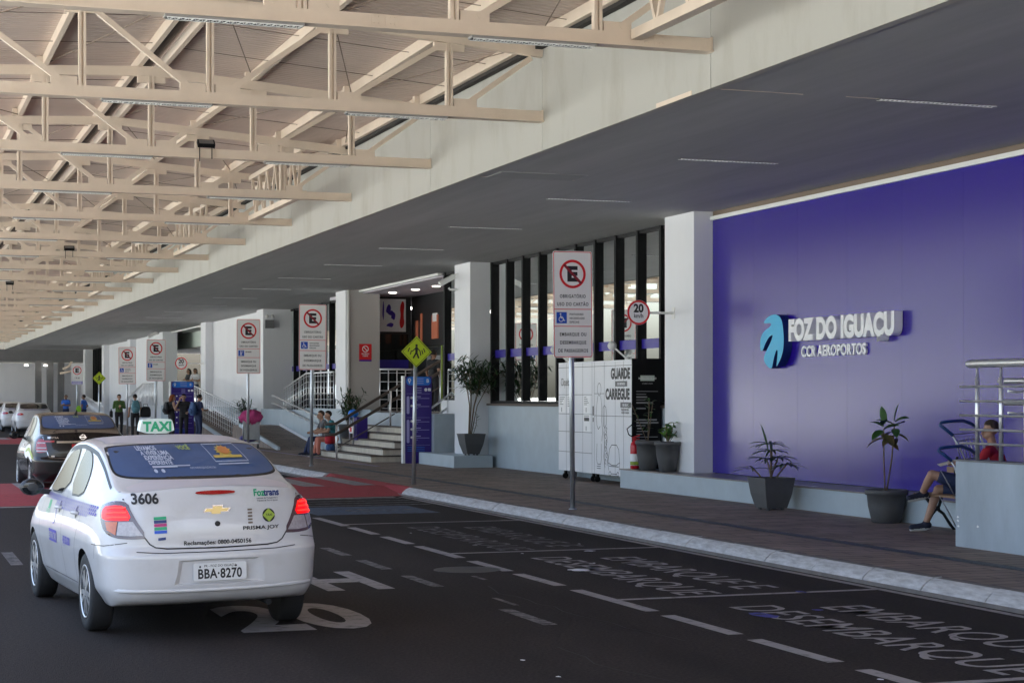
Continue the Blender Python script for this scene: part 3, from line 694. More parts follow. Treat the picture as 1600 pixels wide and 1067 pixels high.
# purlins, roof sheets, ridge gutter
def cpart(name, mb, mats): 
    o = mb.build(name, mats, CA); o.matrix_parent_inverse = CA.matrix_basis.inverted(); return o
Y0, Y1 = -4.0, 124.2
for x in (-1.5, -.75, .75, 2.25, 3.58, 3.92, 5.25, 6.75, 7.85):
    z = chord_top(x)
    cpart('purlin', MB().box(x - .035, x + .035, Y0, Y1, z - .01, z + .012).box(x - .035, x - .023, Y0, Y1, z + .012, z + .135).box(x - .0229, x + .035, Y0, Y1, z + .125, z + .135), 'cream_paint')
    if abs(x - RX) > 1:
        for y in TY[:10]: cpart('cleat', MB().box(x - .12, x - .04, y - .05, y + .05, z + .001, z + .12), 'cream_paint')
def zs(x): return chord_top(x) + .14
for a, b_ in ((XL, 3.56), (3.94, 7.97)):
    YE = 140; mb = MB(); mb.add([(a, Y0, zs(a)), (b_, Y0, zs(b_)), (b_, YE, zs(b_)), (a, YE, zs(a)), (a, Y0, zs(a) + .05), (b_, Y0, zs(b_) + .05), (b_, YE, zs(b_) + .05), (a, YE, zs(a) + .05)],  # sheets run on past the purlins, added length to shade the end wall
        [(0, 1, 2, 3), (7, 6, 5, 4), (0, 4, 5, 1), (3, 2, 6, 7), (0, 3, 7, 4), (1, 5, 6, 2)]); cpart('roof_sheet', mb, 'roof_sheet')
cpart('ridge_gutter', MB().box(3.55, 3.95, Y0, Y1, zs(3.75) + .06, zs(3.75) + .1), 'gutter_dark')
cpart('eave_gutter', MB().box(7.89, 7.985, Y0, Y1, chord_top(7.9) - .05, chord_top(7.9) + .13), 'gutter_dark')
# bracing rods in the roof plane
for k in range(0, 10):
    for xa, xb in ((-.75, 2.25), (2.25, 3.6), (3.9, 5.25), (5.25, 6.75), (6.75, 7.9)):
        ya, yb = TY[k], TY[k + 1]; za, zb = chord_top(xa) + .02, chord_top(xb) + .02
        if (k + int(xa)) % 2 == 0: cpart('brace_rod', MB().tube([(xa, ya, za), (xb, yb, zb)], .008, 5), 'cream_dark')
        else: cpart('brace_rod', MB().tube([(xb, ya, zb), (xa, yb, za)], .008, 5), 'cream_dark')
    for f_ in (.3, .68):
        ym = TY[k] + 4.92 * f_; cpart('tie_wire', MB().tube([(-.7, ym, chord_top(-.7) + .05), (3.6, ym, chord_top(3.6) + .05)], .005, 4).tube([(3.9, ym + .2, chord_top(3.9) + .05), (7.8, ym + .2, chord_top(7.8) + .05)], .005, 4), 'cream_dark')
# lattice girders running between trusses near the terminal
def lattice(ya, yb):
    mb = MB(); x = 7.15; zt = chord_top(x) - .1; zb = BOT + .115
    mb.bar((x, ya, zb), (x, yb, zb), .12, .10).bar((x, ya, zt), (x, yb, zt), .09, .09)
    n = 6; ya += .15; yb -= .15
    for i in range(n):
        a = ya + (yb - ya) * i / n; m_ = a + (yb - ya) / n / 2; e = a + (yb - ya) / n
        mb.bar((x, a, zt), (x, m_, zb), .05, .05, up=(1, 0, 0)).bar((x, m_, zb), (x, e, zt), .05, .05, up=(1, 0, 0))
    cpart('lattice_girder', mb, 'cream_paint')
for k in (-1, 3, 5, 7, 9, 11, 13, 15): lattice(16.55 + 4.92 * k + .06, 16.55 + 4.92 * (k + 1) - .06)
# louvred strip lights under the bottom chords
def strip_light():
    t = thing('strip_light', 'x', 'light', (0, 0, 0))
    MB().box(-.65, .65, -.065, .065, -.022, 0).build('housing', 'louvre', t)
    MB().box(-.635, .635, -.058, .058, -.025, -.0221).build('tray', 'louvre_gap', t)
    lv = MB()
    for i in range(20):
        x = -.60 + 1.2 * i / 19; lv.bar((x - .03, -.056, -.029), (x, .056, -.029), .007, .008).bar((x, .056, -.029), (x + .03, -.056, -.029), .007, .008)
    lv.bar((-.635, -.058, -.028), (.635, -.058, -.028), .006, .01).bar((-.635, .058, -.028), (.635, .058, -.028), .006, .01)
    lv.build('louvre', 'white_trim', t); return t
S0 = strip_light(); first = True
for k in range(12):
    for j, x in enumerate((.18, 3.12, 6.07)):
        lab = 'louvred strip light under the %s roof truss from the front, %s' % (ORD[k], ('far from the terminal', 'below the roof ridge', 'nearest the fascia')[j])
        if first: o = S0; first = False; o.location = (x, TY[k], BOT - .001); tag(o, lab, None, 'strip lights under the roof trusses')
        else: dup(S0, None, (x, TY[k], BOT - .001), label=lab, group='strip lights under the roof trusses')
def slot_light(): 
    t = thing('soffit_light', 'x', 'light', (0, 0, 0))
    MB().box(-.72, .72, -.045, .045, -.006, .0).build('housing', 'louvre_gap', t)
    lv = MB(); lv.box(-.72, .72, -.045, -.039, -.012, -.0061).box(-.72, .72, .039, .045, -.012, -.0061)
    for i in range(26): x = -.69 + 1.38 * i / 25; lv.box(x - .008, x + .008, -.036, .036, -.012, -.0062)
    lv.build('louvre', 'letter_white', t); return t
S1 = slot_light()
for i in range(14):
    lab = 'narrow slot light in the dark soffit, %s from the front' % ORD[i]
    loc = (10.72 + .02 * (i % 3), 16.62 + 5.05 * i, SOF)
    if i == 0: S1.location = loc; tag(S1, lab, None, 'slot lights in the soffit')
    else: dup(S1, None, loc, label=lab, group='slot lights in the soffit')
# flood lights clamped on trusses
def flood(loc, lab, tilt):
    t = thing('floodlight', lab, 'floodlight', loc, 0, 'floodlights on the trusses')
    MB().box(-.125, .125, -.03, .03, -.065, .065).build('body', 'black_metal', t).rotation_euler = (tilt, 0, 0)
    MB().box(-.105, .105, -.036, -.031, -.048, .048).build('lamp_glass', 'mid_grey', t).rotation_euler = (tilt, 0, 0)
    MB().tube([(-.09, .02, -.02), (-.09, .02, -.26)], .007, 6).build('bracket', 'black_metal', t)
    MB().tube([(.09, .02, -.02), (.09, .02, -.22)], .007, 6).build('bracket', 'black_metal', t)
flood((4.53, 26.27, 5.50), 'black floodlight on the third roof truss from the front', R(-50))
flood((4.5, 45.95, 5.50), 'black floodlight on a truss further back, middle of the three', R(-50))
flood((4.05, 60.7, 5.50), 'black floodlight on a far truss at the left edge', R(-50))
# ---------------------------------------------------------------- cars
# half rings of 11 points from bottom centre to roof centre; y = 0 at the tail, car drives towards +y
def sedan_rings(w=1.0, hk=1.0):
    rg = []
    rg.append([(0, .10, .25), (.40, .11, .25), (.765, .15, .262), (.80, .115, .39), (.815, .105, .64), (.806, .145, .70), (.792, .17, .82), (.752, .215, .98), (.668, .21, 1.08), (.40, .165, 1.12), (0, .14, 1.132)])
    def st(y, zb, wl, side, top): return [(0, y, zb), (.40, y, zb), (wl, y, zb)] + [(x, y, z) for x, z in side] + [(x, y, z) for x, z in top]
    rg.append(st(.50, .24, .73, [(.815, .38), (.84, .64), (.842, .70), (.835, .82), (.785, .99)], [(.672, 1.125), (.42, 1.172), (0, 1.182)]))
    rg.append(st(.62, .24, .73, [(.815, .37), (.845, .63), (.848, .70), (.84, .82), (.788, .995)], [(.662, 1.165), (.43, 1.213), (0, 1.224)]))
    rg.append(st(.95, .22, .73, [(.812, .35), (.848, .62), (.85, .70), (.842, .82), (.79, 1.0)], [(.648, 1.292), (.50, 1.334), (0, 1.345)]))
    rg.append(st(1.30, .20, .73, [(.805, .33), (.848, .61), (.85, .70), (.843, .82), (.792, 1.0)], [(.630, 1.396), (.52, 1.430), (0, 1.442)]))
    rg.append(st(1.9, .19, .73, [(.80, .32), (.848, .60), (.85, .70), (.843, .82), (.792, .992)], [(.628, 1.442), (.53, 1.479), (0, 1.490)]))
    rg.append(st(2.5, .19, .73, [(.80, .32), (.848, .60), (.85, .70), (.84, .82), (.788, .975)], [(.630, 1.414), (.53, 1.456), (0, 1.468)]))
    rg.append(st(2.9, .19, .73, [(.805, .33), (.848, .60), (.85, .69), (.838, .81), (.783, .96)], [(.648, 1.255), (.45, 1.304), (0, 1.318)]))
    rg.append(st(3.3, .20, .73, [(.81, .35), (.845, .60), (.846, .68), (.83, .80), (.77, .935)], [(.655, 1.015), (.40, 1.075), (0, 1.092)]))
    rg.append(st(3.8, .22, .72, [(.80, .37), (.83, .58), (.828, .66), (.80, .76), (.735, .865)], [(.62, .945), (.39, .985), (0, .995)]))
    rg.append([(0, 4.16, .22), (.38, 4.15, .22), (.62, 4.02, .22), (.72, 4.05, .38), (.73, 4.05, .56), (.72, 4.04, .62), (.69, 4.03, .70), (.64, 4.02, .79), (.54, 4.05, .855), (.34, 4.10, .885), (0, 4.12, .895)])
    return [[(x * w, y, z if z < .2 else .2 + (z - .2) * hk) for x, y, z in r] for r in rg]
REAR_CAP = {3: [(.40, .025, .39), (0, .005, .39)], 4: [(.40, .02, .64), (0, .0, .64)], 5: [(.40, .075, .69), (0, .06, .69)], 6: [(.40, .075, .82), (0, .058, .82)], 7: [(.40, .115, .99), (0, .095, .99)]}
FRONT_CAP = {3: [(.38, 4.25, .38), (0, 4.28, .38)], 4: [(.38, 4.25, .56), (0, 4.28, .56)], 5: [(.38, 4.24, .62), (0, 4.27, .62)], 6: [(.38, 4.21, .70), (0, 4.24, .70)], 7: [(.38, 4.17, .79), (0, 4.19, .79)]}
def car_shell(name, paint, root, ws=1.0, hk=1.0, ls=1.0, recess=True, wheel_y=(.92, 3.45), wr=.345):
    rings = sedan_rings(ws, hk); vs = []; fs = []; idx = []
    for r in rings:
        row = [len(vs) + i for i in range(11)]; vs += [(x, y * ls, z) for x, y, z in r]
        left = [row[0]] + [None] * 9 + [row[10]]
        for i in range(1, 10): left[i] = len(vs); x, y, z = r[i]; vs.append((-x, y * ls, z))
        idx.append((row, left))
    for (a, al), (b, bl) in zip(idx, idx[1:]):
        for i in range(10):
            fs.append((a[i], a[i + 1], b[i + 1], b[i])); fs.append((al[i + 1], al[i], bl[i], bl[i + 1]))
    def cap(ring, caps, flip):
        row, left = ring; grid = [[row[2], row[1], row[0], left[1], left[2]]]
        for k in range(3, 8):
            (x1, y1, z1), (x0, y0, z0) = caps[k]; z1 = .2 + (z1 - .2) * hk; z0 = .2 + (z0 - .2) * hk
            q = len(vs); vs.extend([(x1 * ws, y1 * ls, z1), (0, y0 * ls, z0), (-x1 * ws, y1 * ls, z1)]); grid.append([row[k], q, q + 1, q + 2, left[k]])
        grid.append([row[8], row[9], row[10], left[9], left[8]])
        for ga, gb in zip(grid, grid[1:]):
            for j in range(4):
                f = (ga[j], gb[j], gb[j + 1], ga[j + 1]); fs.append(f if flip else f[::-1])
    cap(idx[0], REAR_CAP, False); cap(idx[-1], FRONT_CAP, True)
    me = bpy.data.meshes.new(name); me.from_pydata(vs, [], fs); me.materials.append(MATS[paint]); me.materials.append(MATS['under'])
    bm = bmesh.new(); bm.from_mesh(me); bmesh.ops.recalc_face_normals(bm, faces=bm.faces)
    cl = bm.edges.layers.float.get('crease_edge') or bm.edges.layers.float.new('crease_edge')
    rowof = {}
    for row, left in idx:
        for i in range(11): rowof[row[i]] = i; rowof[left[i]] = i
    bm.verts.ensure_lookup_table()
    q0 = len(vs) - 30
    for k in range(30): rowof[q0 + k] = 3 + (k % 15) // 3
    for e in bm.edges:
        a, b = rowof[e.verts[0].index], rowof[e.verts[1].index]
        if a == b:
            e[cl] = {2: .8, 4: .7, 5: .7, 3: .75, 7: .45, 8: .62}.get(a, 0.0)
    tail = {idx[0][k][i] for k in (0, 1) for i in (8, 9, 10)}
    for e in bm.edges:
        if e.verts[0].index in tail and e.verts[1].index in tail: e[cl] = .95
    bm.to_mesh(me); bm.free()
    o = bpy.data.objects.new(name, me); COL.objects.link(o)
    o.modifiers.new('s', 'SUBSURF').levels = 3; o.modifiers['s'].render_levels = 3
    smooth_me = evaluated(o)
    bvh = BVHTree.FromPolygons([v.co.copy() for v in smooth_me.vertices], [tuple(p.vertices) for p in smooth_me.polygons])
    cut = MB()
    for s in (-1, 1):
        for y in wheel_y:
            cut.lathe([(wr, .50 * s), (wr, 1.1 * s)][::s], (0, y * ls, .30), 40, 1, 'X', False)
    if recess:
        P = [(-.44, .405), (.44, .405), (.35, .44 + .17), (-.35, .44 + .17)]; Q = [(-.30, .425), (.30, .425), (.27, .585), (-.27, .585)]
        n = len(cut.v); cut.add([(x, -.2, z) for x, z in P] + [(x, -.012, z) for x, z in P] + [(x, .045, z) for x, z in Q],
            [(0, 3, 2, 1), (8, 9, 10, 11)] + [(i, (i + 1) % 4, 4 + (i + 1) % 4, 4 + i) for i in range(4)] + [(4 + i, 4 + (i + 1) % 4, 8 + (i + 1) % 4, 8 + i) for i in range(4)], 0)
    co = cut.build('cutter', [paint, 'under'])
    bm = bmesh.new(); bm.from_mesh(co.data); bmesh.ops.recalc_face_normals(bm, faces=bm.faces); bm.to_mesh(co.data); bm.free()
    bo = o.modifiers.new('b', 'BOOLEAN'); bo.operation = 'DIFFERENCE'; bo.object = co; bo.solver = 'EXACT'
    res = evaluated(o)
    o.modifiers.clear(); o.data = res; bpy.data.objects.remove(co)
    res.polygons.foreach_set('use_smooth', [True] * len(res.polygons)); res.set_sharp_from_angle(angle=R(32))
    o.parent = root
    return o, bvh
# pieces that lie on the body: outline in a flat frame, thrown onto the shell along the frame's direction
def F_REAR(): return (V((0, -1, 0)), V((1, 0, 0)), V((0, 0, 1)), V((0, 1, 0)))
def F_SIDE(s): return (V((2.0 * s, 0, 0)), V((0, 1, 0)) * 1, V((0, 0, 1)), V((-s, 0, 0)))
def F_CORNER(s):
    e = V((.80 * -s, -.60, 0)).normalized(); n = V((.60 * s, -.80, 0)).normalized()
    return (V((.77 * s, .16, 0)) + n * .8, e, V((0, 0, 1)), -n)
def F_TOP(): return (V((0, 0, 3)), V((1, 0, 0)), V((0, 1, 0)), V((0, 0, -1)))
def throw(bvh, fr, u, v, off):
    o, ux, uy, d = fr; p = o + ux * u + uy * v
    hit, n, i, dist = bvh.ray_cast(p, d, 6)
    if hit is None:
        hit, n, i, dist = bvh.find_nearest(p + d * .8)
    if n.dot(d) > 0: n = -n
    return hit + n * off
def patch(mb, bvh, fr, outline, off, mi=0, step=.05):
    pts = [V((a, b)) for a, b in outline]; k = len(pts)
    xs = [p.x for p in pts]; ys = [p.y for p in pts]
    dense = []
    for i in range(k):
        a, b = pts[i], pts[(i + 1) % k]; n = max(1, int((b - a).length / step))
        dense += [a.lerp(b, j / n) for j in range(n)]
    m = len(dense); extra = []
    def inside(p):
        c = False
        for i in range(m):
            a, b = dense[i], dense[(i + 1) % m]
            if (a.y > p.y) != (b.y > p.y) and p.x < (b.x - a.x) * (p.y - a.y) / (b.y - a.y) + a.x: c = not c
        return c
    nx = int((max(xs) - min(xs)) / step); ny = int((max(ys) - min(ys)) / step)
    for i in range(1, nx + 1):
        for j in range(1, ny + 1):
            p = V((min(xs) + i * step, min(ys) + j * step))
            if inside(p) and min((p - q).length for q in dense) > step * .4: extra.append(p)
    vo, eo, fo, *_ = geometry.delaunay_2d_cdt(dense + extra, [(i, (i + 1) % m) for i in range(m)], [], 1, 1e-6)
    q = [throw(bvh, fr, p.x, p.y, off) for p in vo]
    nn = (q[fo[0][1]] - q[fo[0][0]]).cross(q[fo[0][2]] - q[fo[0][0]]) if fo else V((0, 0, 1))
    fl = nn.dot(fr[3]) > 0
    mb.add(q, [f[::-1] if fl else f for f in fo], mi, True); return mb
def ribbon(mb, bvh, fr, pts, w, off, mi=0, step=.04):
    p = []
    for a, b in zip(pts, pts[1:]):
        a, b = V(a), V(b); n = max(1, int((b - a).length / step)); p += [a.lerp(b, i / n) for i in range(n)]
    p.append(V(pts[-1])); q = []
    for i, c in enumerate(p):
        d = (p[min(i + 1, len(p) - 1)] - p[max(i - 1, 0)]).normalized() * (w / 2)
        q += [throw(bvh, fr, c.x + d.y, c.y - d.x, off), throw(bvh, fr, c.x - d.y, c.y + d.x, off)]
    fs = [(2 * i, 2 * i + 2, 2 * i + 3, 2 * i + 1) for i in range(len(p) - 1)]
    return mb.add(q, fs, mi, True)
def stamp(mb, bvh, fr, body, u, v, h, off, mi=0, align='C', bold=.02, sx=1.0, rot=0.0, sp=1.0, flip=1):
    vs, fs = text_mesh(body, bold, sp, 0.0); k = h / .69
    x0 = min(p[0] for p in vs); x1 = max(p[0] for p in vs); dx = -(x0 + x1) / 2 if align == 'C' else -x0
    c, s = math.cos(rot), math.sin(rot)
    q = []
    for p in vs:
        a, b = (p[0] + dx) * k * sx, p[1] * k; q.append(throw(bvh, fr, u + flip * (a * c - b * s), v + a * s + b * c, off))
    return mb.add(q, fs, mi, False)
def chf(outline, n=2): return chaikin(outline, n)
def mirror(o, sgn): return [(sgn * a, b) for a, b in o]
def make_wheels(root, ys, xw=.735, r=.30, wd=.185):
    ob = []
    for s in (-1, 1):
        for y in ys:
            w_ = MB(); hw = wd / 2
            w_.lathe([(r * .66, -hw * .9), (r * .80, -hw), (r * .95, -hw * .92), (r, -hw * .7), (r * 1.003, 0), (r, hw * .7), (r * .95, hw * .92), (r * .80, hw), (r * .66, hw * .9)], (0, 0, 0), 40, 0, 'X')
            o = w_.build('wheel', 'rubber', root); o.location = (xw * s, y, r + .002)
            rm = MB(); rm.lathe([(r * .60, s * hw * .35), (r * .665, s * hw * .80), (r * .69, s * hw * .96), (r * .655, s * hw * .97), (r * .62, s * hw * .80), (r * .60, s * hw * .5)], (0, 0, 0), 40, 0, 'X')
            rm.lathe([(.055, s * hw * .45), (.055, s * hw * .86), (.03, s * hw * .92)], (0, 0, 0), 20, 0, 'X')
            for j in range(10):
                a = 2 * math.pi * j / 10 + (.10 if j % 2 else -.10); c, q = math.cos(a), math.sin(a)
                rm.bar((s * hw * .80, .045 * c, .045 * q), (s * hw * .74, r * .64 * c, r * .64 * q), .034, .028, up=(1, 0, 0))
            rm.build('rim', 'rim', o)
            MB().lathe([(r * .6, s * hw * .30), (r * .6, s * hw * .31)], (0, 0, 0), 24, 0, 'X').build('brake_disc', 'under', o)
            ob.append(o)
    return ob
SIDE_REAR = [(1.26, 1.03), (1.82, 1.022), (1.82, 1.365), (1.66, 1.372), (1.48, 1.345), (1.32, 1.26), (1.25, 1.15)]
SIDE_FRONT = [(1.97, 1.02), (2.90, 1.005), (2.78, 1.10), (2.56, 1.25), (2.38, 1.335), (2.15, 1.365), (1.97, 1.367)]
def windows(root, bvh, k=1.0):
    for s in (-1, 1):
        fr = F_SIDE(s)
        for ol, nm in ((SIDE_REAR, 'rear_side_window'), (SIDE_FRONT, 'front_side_window')):
            o2 = [(a, .2 + (b - .2) * k) for a, b in ol]; c = chf(o2, 1); cx = sum(p[0] for p in c) / len(c); cz = sum(p[1] for p in c) / len(c)
            grow = [(cx + (a - cx) * 1.04, cz + (b - cz) * 1.075) for a, b in c]
            sl = patch(MB(), bvh, fr, grow, .003).build('window_seal', 'seal', root)
            patch(MB(), bvh, fr, c, .006).build(nm, 'car_glass', root)
def tail_lamps(root, bvh, lit=True):
    outer = [(-.20, .985), (-.10, 1.02), (.0, 1.03), (.075, 1.018), (.105, .955), (.235, .77), (.13, .765), (.0, .775), (-.10, .815), (-.165, .90)]
    for s in (-1, 1):
        fr = F_CORNER(s)
        rim = patch(MB(), bvh, fr, chf([(a * 1.04, .9 + (b - .9) * 1.05) for a, b in outer], 1), .006, 0, .03).build('tail_lamp', 'lens_smoke', root)
        red = [(-.15, .985), (-.05, 1.0), (.06, 1.0), (.125, .895), (.02, .893), (-.10, .893), (-.15, .91)]
        patch(MB(), bvh, fr, chf(red, 1), .011, 0, .03).build('red_lens', 'lens_lit' if lit else 'lens_red', rim)
        if lit:
            mb = MB()
            for z in (.985, .952, .918): ribbon(mb, bvh, fr, [(-.10, z - .012), (-.02, z), (.065 + (.985 - z) * .4, z)], .012, .014)
            mb.build('lamp_strip', 'lens_hot', rim)
        patch(MB(), bvh, fr, [(.025, .885), (.13, .885), (.205, .785), (.12, .782), (.02, .79)], .010, 0, .03).build('clear_lens', 'lens_clear', rim)
        patch(MB(), bvh, fr, [(-.10, .885), (.015, .885), (.01, .79), (-.07, .825)], .010, 0, .03).build('amber_lens', 'lens_amber' if lit and s < 0 else 'lens_clear', rim)
def mirror_pod(root, paint, x=.93, y=2.86, z=1.03):
    for s in (-1, 1):
        m_ = MB(); m_.ball((s * x, y, z), (.105, .055, .075), 16); m_.bar((s * .77, y + .05, z - .05), (s * (x - .04), y + .01, z - .04), .05, .045)
        o = m_.build('side_mirror', paint, root)
        MB().lathe([(.001, -.003), (.07, -.003), (.078, 0)], (s * x, y - .045, z), 20, 0, 'Y', True, (1.15, .82)).build('mirror_glass', 'car_glass', o)
def rear_ad(root, bvh, out, z0, z1, k=1.0, simple=False):
    fr = F_REAR(); seal = patch(MB(), bvh, fr, chf([(a * 1.025, (z0 + z1) / 2 + (b - (z0 + z1) / 2) * 1.10) for a, b in out], 2), .002).build('window_seal', 'seal', root)
    rw = patch(MB(), bvh, fr, chf(out, 2), .005).build('rear_window', 'ad_blue', root)
    mb = MB(); h = (z1 - z0)
    for i, s_ in enumerate(('LEVAMOS', 'A VIVER UMA', 'EXPERIÊNCIA', 'DIFERENTE')):
        stamp(mb, bvh, fr, s_, -.385 * k + .012 * i, z1 - h * (.21 + .145 * i), h * .118, .014, 0, 'L', .035, .90)
    stamp(mb, bvh, fr, 'VOCÊ', -.065 * k, z1 - h * .21, h * .118, .014, 1, 'L', .035, .90)
    stamp(mb, bvh, fr, 'MUITO MAIS DO QUE VOCÊ PROCURA', -.06 * k, z0 + h * .20, h * .055, .013, 0, 'L', .0, .62)
    for i in range(2): ribbon(mb, bvh, fr, [(-.34 * k, z0 + h * (.30 - .03 * i)), (-.05 * k - .1 * i, z0 + h * (.31 - .03 * i))], .006, .013, 0)
    for i in range(2): patch(mb, bvh, fr, circ(-.33 * k + .055 * i, z0 + h * .165, .014, 8), .013, 0)
    fx0, fx1, fz0, fz1 = .15 * k, .43 * k, z0 + h * .40, z1 - h * .07
    for a, b in (((fx0, fz1), (fx1 - .02, fz1)), ((fx1 - .02, fz1), (fx1 + .01, fz0)), ((fx1 + .01, fz0), (fx0 + .02, fz0)), ((fx0 + .02, fz0), (fx0, fz1))): ribbon(mb, bvh, fr, [a, b], .005, .013, 0)
    cx, cz = (fx0 + fx1) / 2, fz0 + (fz1 - fz0) * .62; star = []
    for i in range(24): a = 2 * math.pi * i / 24; r_ = .072 if i % 2 else .05; star.append((cx + r_ * math.cos(a), cz + r_ * .62 * math.sin(a)))
    patch(mb, bvh, fr, star, .010, 3); patch(mb, bvh, fr, [(cx + .045 * math.cos(R(20 * i)), cz + .028 * math.sin(R(20 * i))) for i in range(18)], .017, 2)
    ribbon(mb, bvh, fr, [(fx0 + .03, fz0 + .035), (fx1 - .02, fz0 + .035)], .018, .013, 3); ribbon(mb, bvh, fr, [(fx0 + .03, fz0 - .018), (fx1, fz0 - .018)], .007, .013, 0)
    mb.build('advert_lettering', ['ad_text', 'ad_lime', 'ad_orange', 'ad_yellow'], rw)
    return rw
REAR_W = [(-.585, 1.195), (-.40, 1.185), (0, 1.183), (.40, 1.185), (.585, 1.195), (.632, 1.23), (.592, 1.375), (.565, 1.398), (.36, 1.411), (0, 1.416), (-.36, 1.411), (-.565, 1.398), (-.592, 1.375), (-.632, 1.23)]
def licence(root, body, y, z, matn, txt, top=None, w_=.40, h_=.13):
    pl = MB().slab(FR_Y(0, y, z), rrect(-w_ / 2, w_ / 2, -h_ / 2, h_ / 2, .014), .008).build('licence_plate', matn, root)
    mb = MB(); f_ = (V((0, y - .008, z)), V((1, 0, 0)), V((0, 0, 1)))
    mb.text((f_[0] + V((0, 0, -h_ * .36)), f_[1], f_[2]), body, h_ * .52, 0, .001, bold=.028, sx=.80, sp=1.06)
    if top: mb.text((f_[0] + V((0, 0, h_ * .27)), f_[1], f_[2]), top, h_ * .13, 0, .001, bold=.01)
    if top:
        for px in (-.15, .12): mb.poly((f_[0] + V((px, 0, h_ * .30)), f_[1], f_[2]), circ(0, 0, .008, 8), 0, .001)
    mb.build('plate_lettering', txt, pl)
    return pl

# --- the white taxi in front
TX = thing('taxi', 'dusty white taxi sedan with lit brake lights and a blue advert across its rear window', 'car', (2.395, 13.225, 0), R(4.0))
BODY_ROLL = R(.7)
body, bv = car_shell('body', 'paint_white', TX)
rear = F_REAR()
windows(TX, bv); tail_lamps(TX, bv); mirror_pod(TX, 'dark_grey')
patch(MB(), bv, F_TOP(), chf([(-.60, 3.12), (-.64, 3.04), (-.52, 2.66), (-.46, 2.60), (.46, 2.60), (.52, 2.66), (.64, 3.04), (.60, 3.12), (0, 3.2)], 2), .005).build('windscreen', 'car_glass', TX)
rear_ad(TX, bv, REAR_W, 1.183, 1.417)
wheels = make_wheels(TX, (.92, 3.45), .748)
licence(TX, 'BBA·8270', .022, .506, 'plate_white', 'sign_black', 'PR - FOZ DO IGUAÇU')
# shut lines, seals and small fittings
lip = [throw(bv, rear, x_, .372 + .012 * (abs(x_) / .74) ** 2, -.004) for x_ in [-.76 + 1.52 * i / 40 for i in range(41)]]
MB().tube(lip, [.004] + [.017] * 39 + [.004], 10).build('bumper_lip', 'paint_white', TX)
mb = MB()
ribbon(mb, bv, rear, [(-.665, 1.10), (-.655, 1.0), (-.55, .79), (-.50, .72), (-.46, .695), (-.38, .684), (0, .678), (.38, .684), (.46, .695), (.50, .72), (.55, .79), (.655, 1.0), (.665, 1.10)], .010, .0015)
ribbon(mb, bv, rear, [(-.60, .668), (-.44, .655), (0, .652), (.44, .655), (.60, .668)], .006, .0015)
for s in (-1, 1):
    ribbon(mb, bv, F_CORNER(s), [(-.30, .705), (-.1, .71), (.10, .735)], .006, .0015)
    ribbon(mb, bv, F_SIDE(s), [(1.885, .34), (1.885, 1.0)], .006, .0015); ribbon(mb, bv, F_SIDE(s), [(1.16, 1.0), (1.12, .86), (1.26, .66), (1.34, .50), (1.36, .34), (2.96, .335), (3.03, .6), (3.0, .98)], .006, .0015)
    ribbon(mb, bv, F_SIDE(s), [(.42, .76), (.47, .70), (.50, .60)], .005, .0015)
mb.build('shut_line', 'seal', TX)
for s in (-1, 1): mb = MB(); ribbon(mb, bv, F_TOP(), [(s * .645, 2.5), (s * .64, 1.9), (s * .645, 1.3), (s * .665, .9), (s * .69, .55)], .014, .002); mb.build('roof_seam', 'seal', TX)
for s in (-1, 1):
    for y in (2.08, 1.30):
        c = throw(bv, F_SIDE(s), y, .895, 0)
        hm = MB(); hm.tube([c + V((s * .0, -.085, 0)), c + V((s * .030, -.06, .004)), c + V((s * .034, .02, .004)), c + V((s * .0, .07, 0))], [.012, .015, .015, .012], 10)
        o = hm.build('door_handle', 'paint_white', TX)
        patch(MB(), bv, F_SIDE(s), circ(y, .90, .05, 14), .002).build('handle_cup', 'seal', o)
hb = patch(MB(), bv, rear, chf([(-.155, 1.078), (-.14, 1.092), (0, 1.098), (.14, 1.092), (.155, 1.078), (.13, 1.07), (0, 1.064), (-.13, 1.07)], 1), .012, 0, .03).build('high_brake_light', 'lens_red', TX)
y_e = throw(bv, rear, 0, .955, 0).y
em = MB(); bow = [(-.095, -.012), (-.082, .013), (-.03, .013), (-.03, .032), (.042, .032), (.042, .013), (.095, .013), (.082, -.012), (.03, -.012), (.03, -.031), (-.042, -.031), (-.042, -.012)]
em.slab(FR_Y(0, y_e + .012, .955), [(a * 1.1, b * 1.2) for a, b in bow], .016, 1); em.slab(FR_Y(0, y_e - .004, .955), [(a * .96, b * .88) for a, b in bow], .004, 0)
em.build('emblem', ['gold', 'chrome'], TX)
lk = throw(bv, rear, .0, .855, 0); MB().lathe([(.020, lk.y + .006), (.020, lk.y - .008), (.013, lk.y - .008)], (0, 0, .855), 18, 0, 'Y').build('boot_lock', 'seal', TX)
mb = MB()
stamp(mb, bv, rear, '3606', -.515, 1.015, .072, .006, 0, 'C', .035, .92)
stamp(mb, bv, rear, 'Reclamações: 0800-0450156', .0, .705, .030, .006, 0, 'C', .025, 1.02)
stamp(mb, bv, rear, 'PRISMA JOY', .335, .80, .026, .008, 0, 'C', .02, 1.45, 0, 1.0)
stamp(mb, bv, rear, 'Foz', .295, 1.045, .050, .006, 1, 'L', .03, .85); stamp(mb, bv, rear, 'trans', .372, 1.045, .050, .006, 2, 'L', .03, .85)
stamp(mb, bv, rear, 'Instituto de Transportes e', .40, 1.022, .011, .006, 0, 'C', .01, 1.0); stamp(mb, bv, rear, 'Trânsito de Foz do Iguaçu', .40, 1.004, .011, .006, 0, 'C', .01, 1.0)
patch(mb, bv, rear, circ(.40, .90, .050, 24), .006, 0); patch(mb, bv, rear, [(.40 + .050 * math.cos(R(90 * i)), .90 + .050 * math.sin(R(90 * i))) for i in range(4)], .009, 3); stamp(mb, bv, rear, 'TÁXI', .40, .893, .016, .012, 0, 'C', .02)
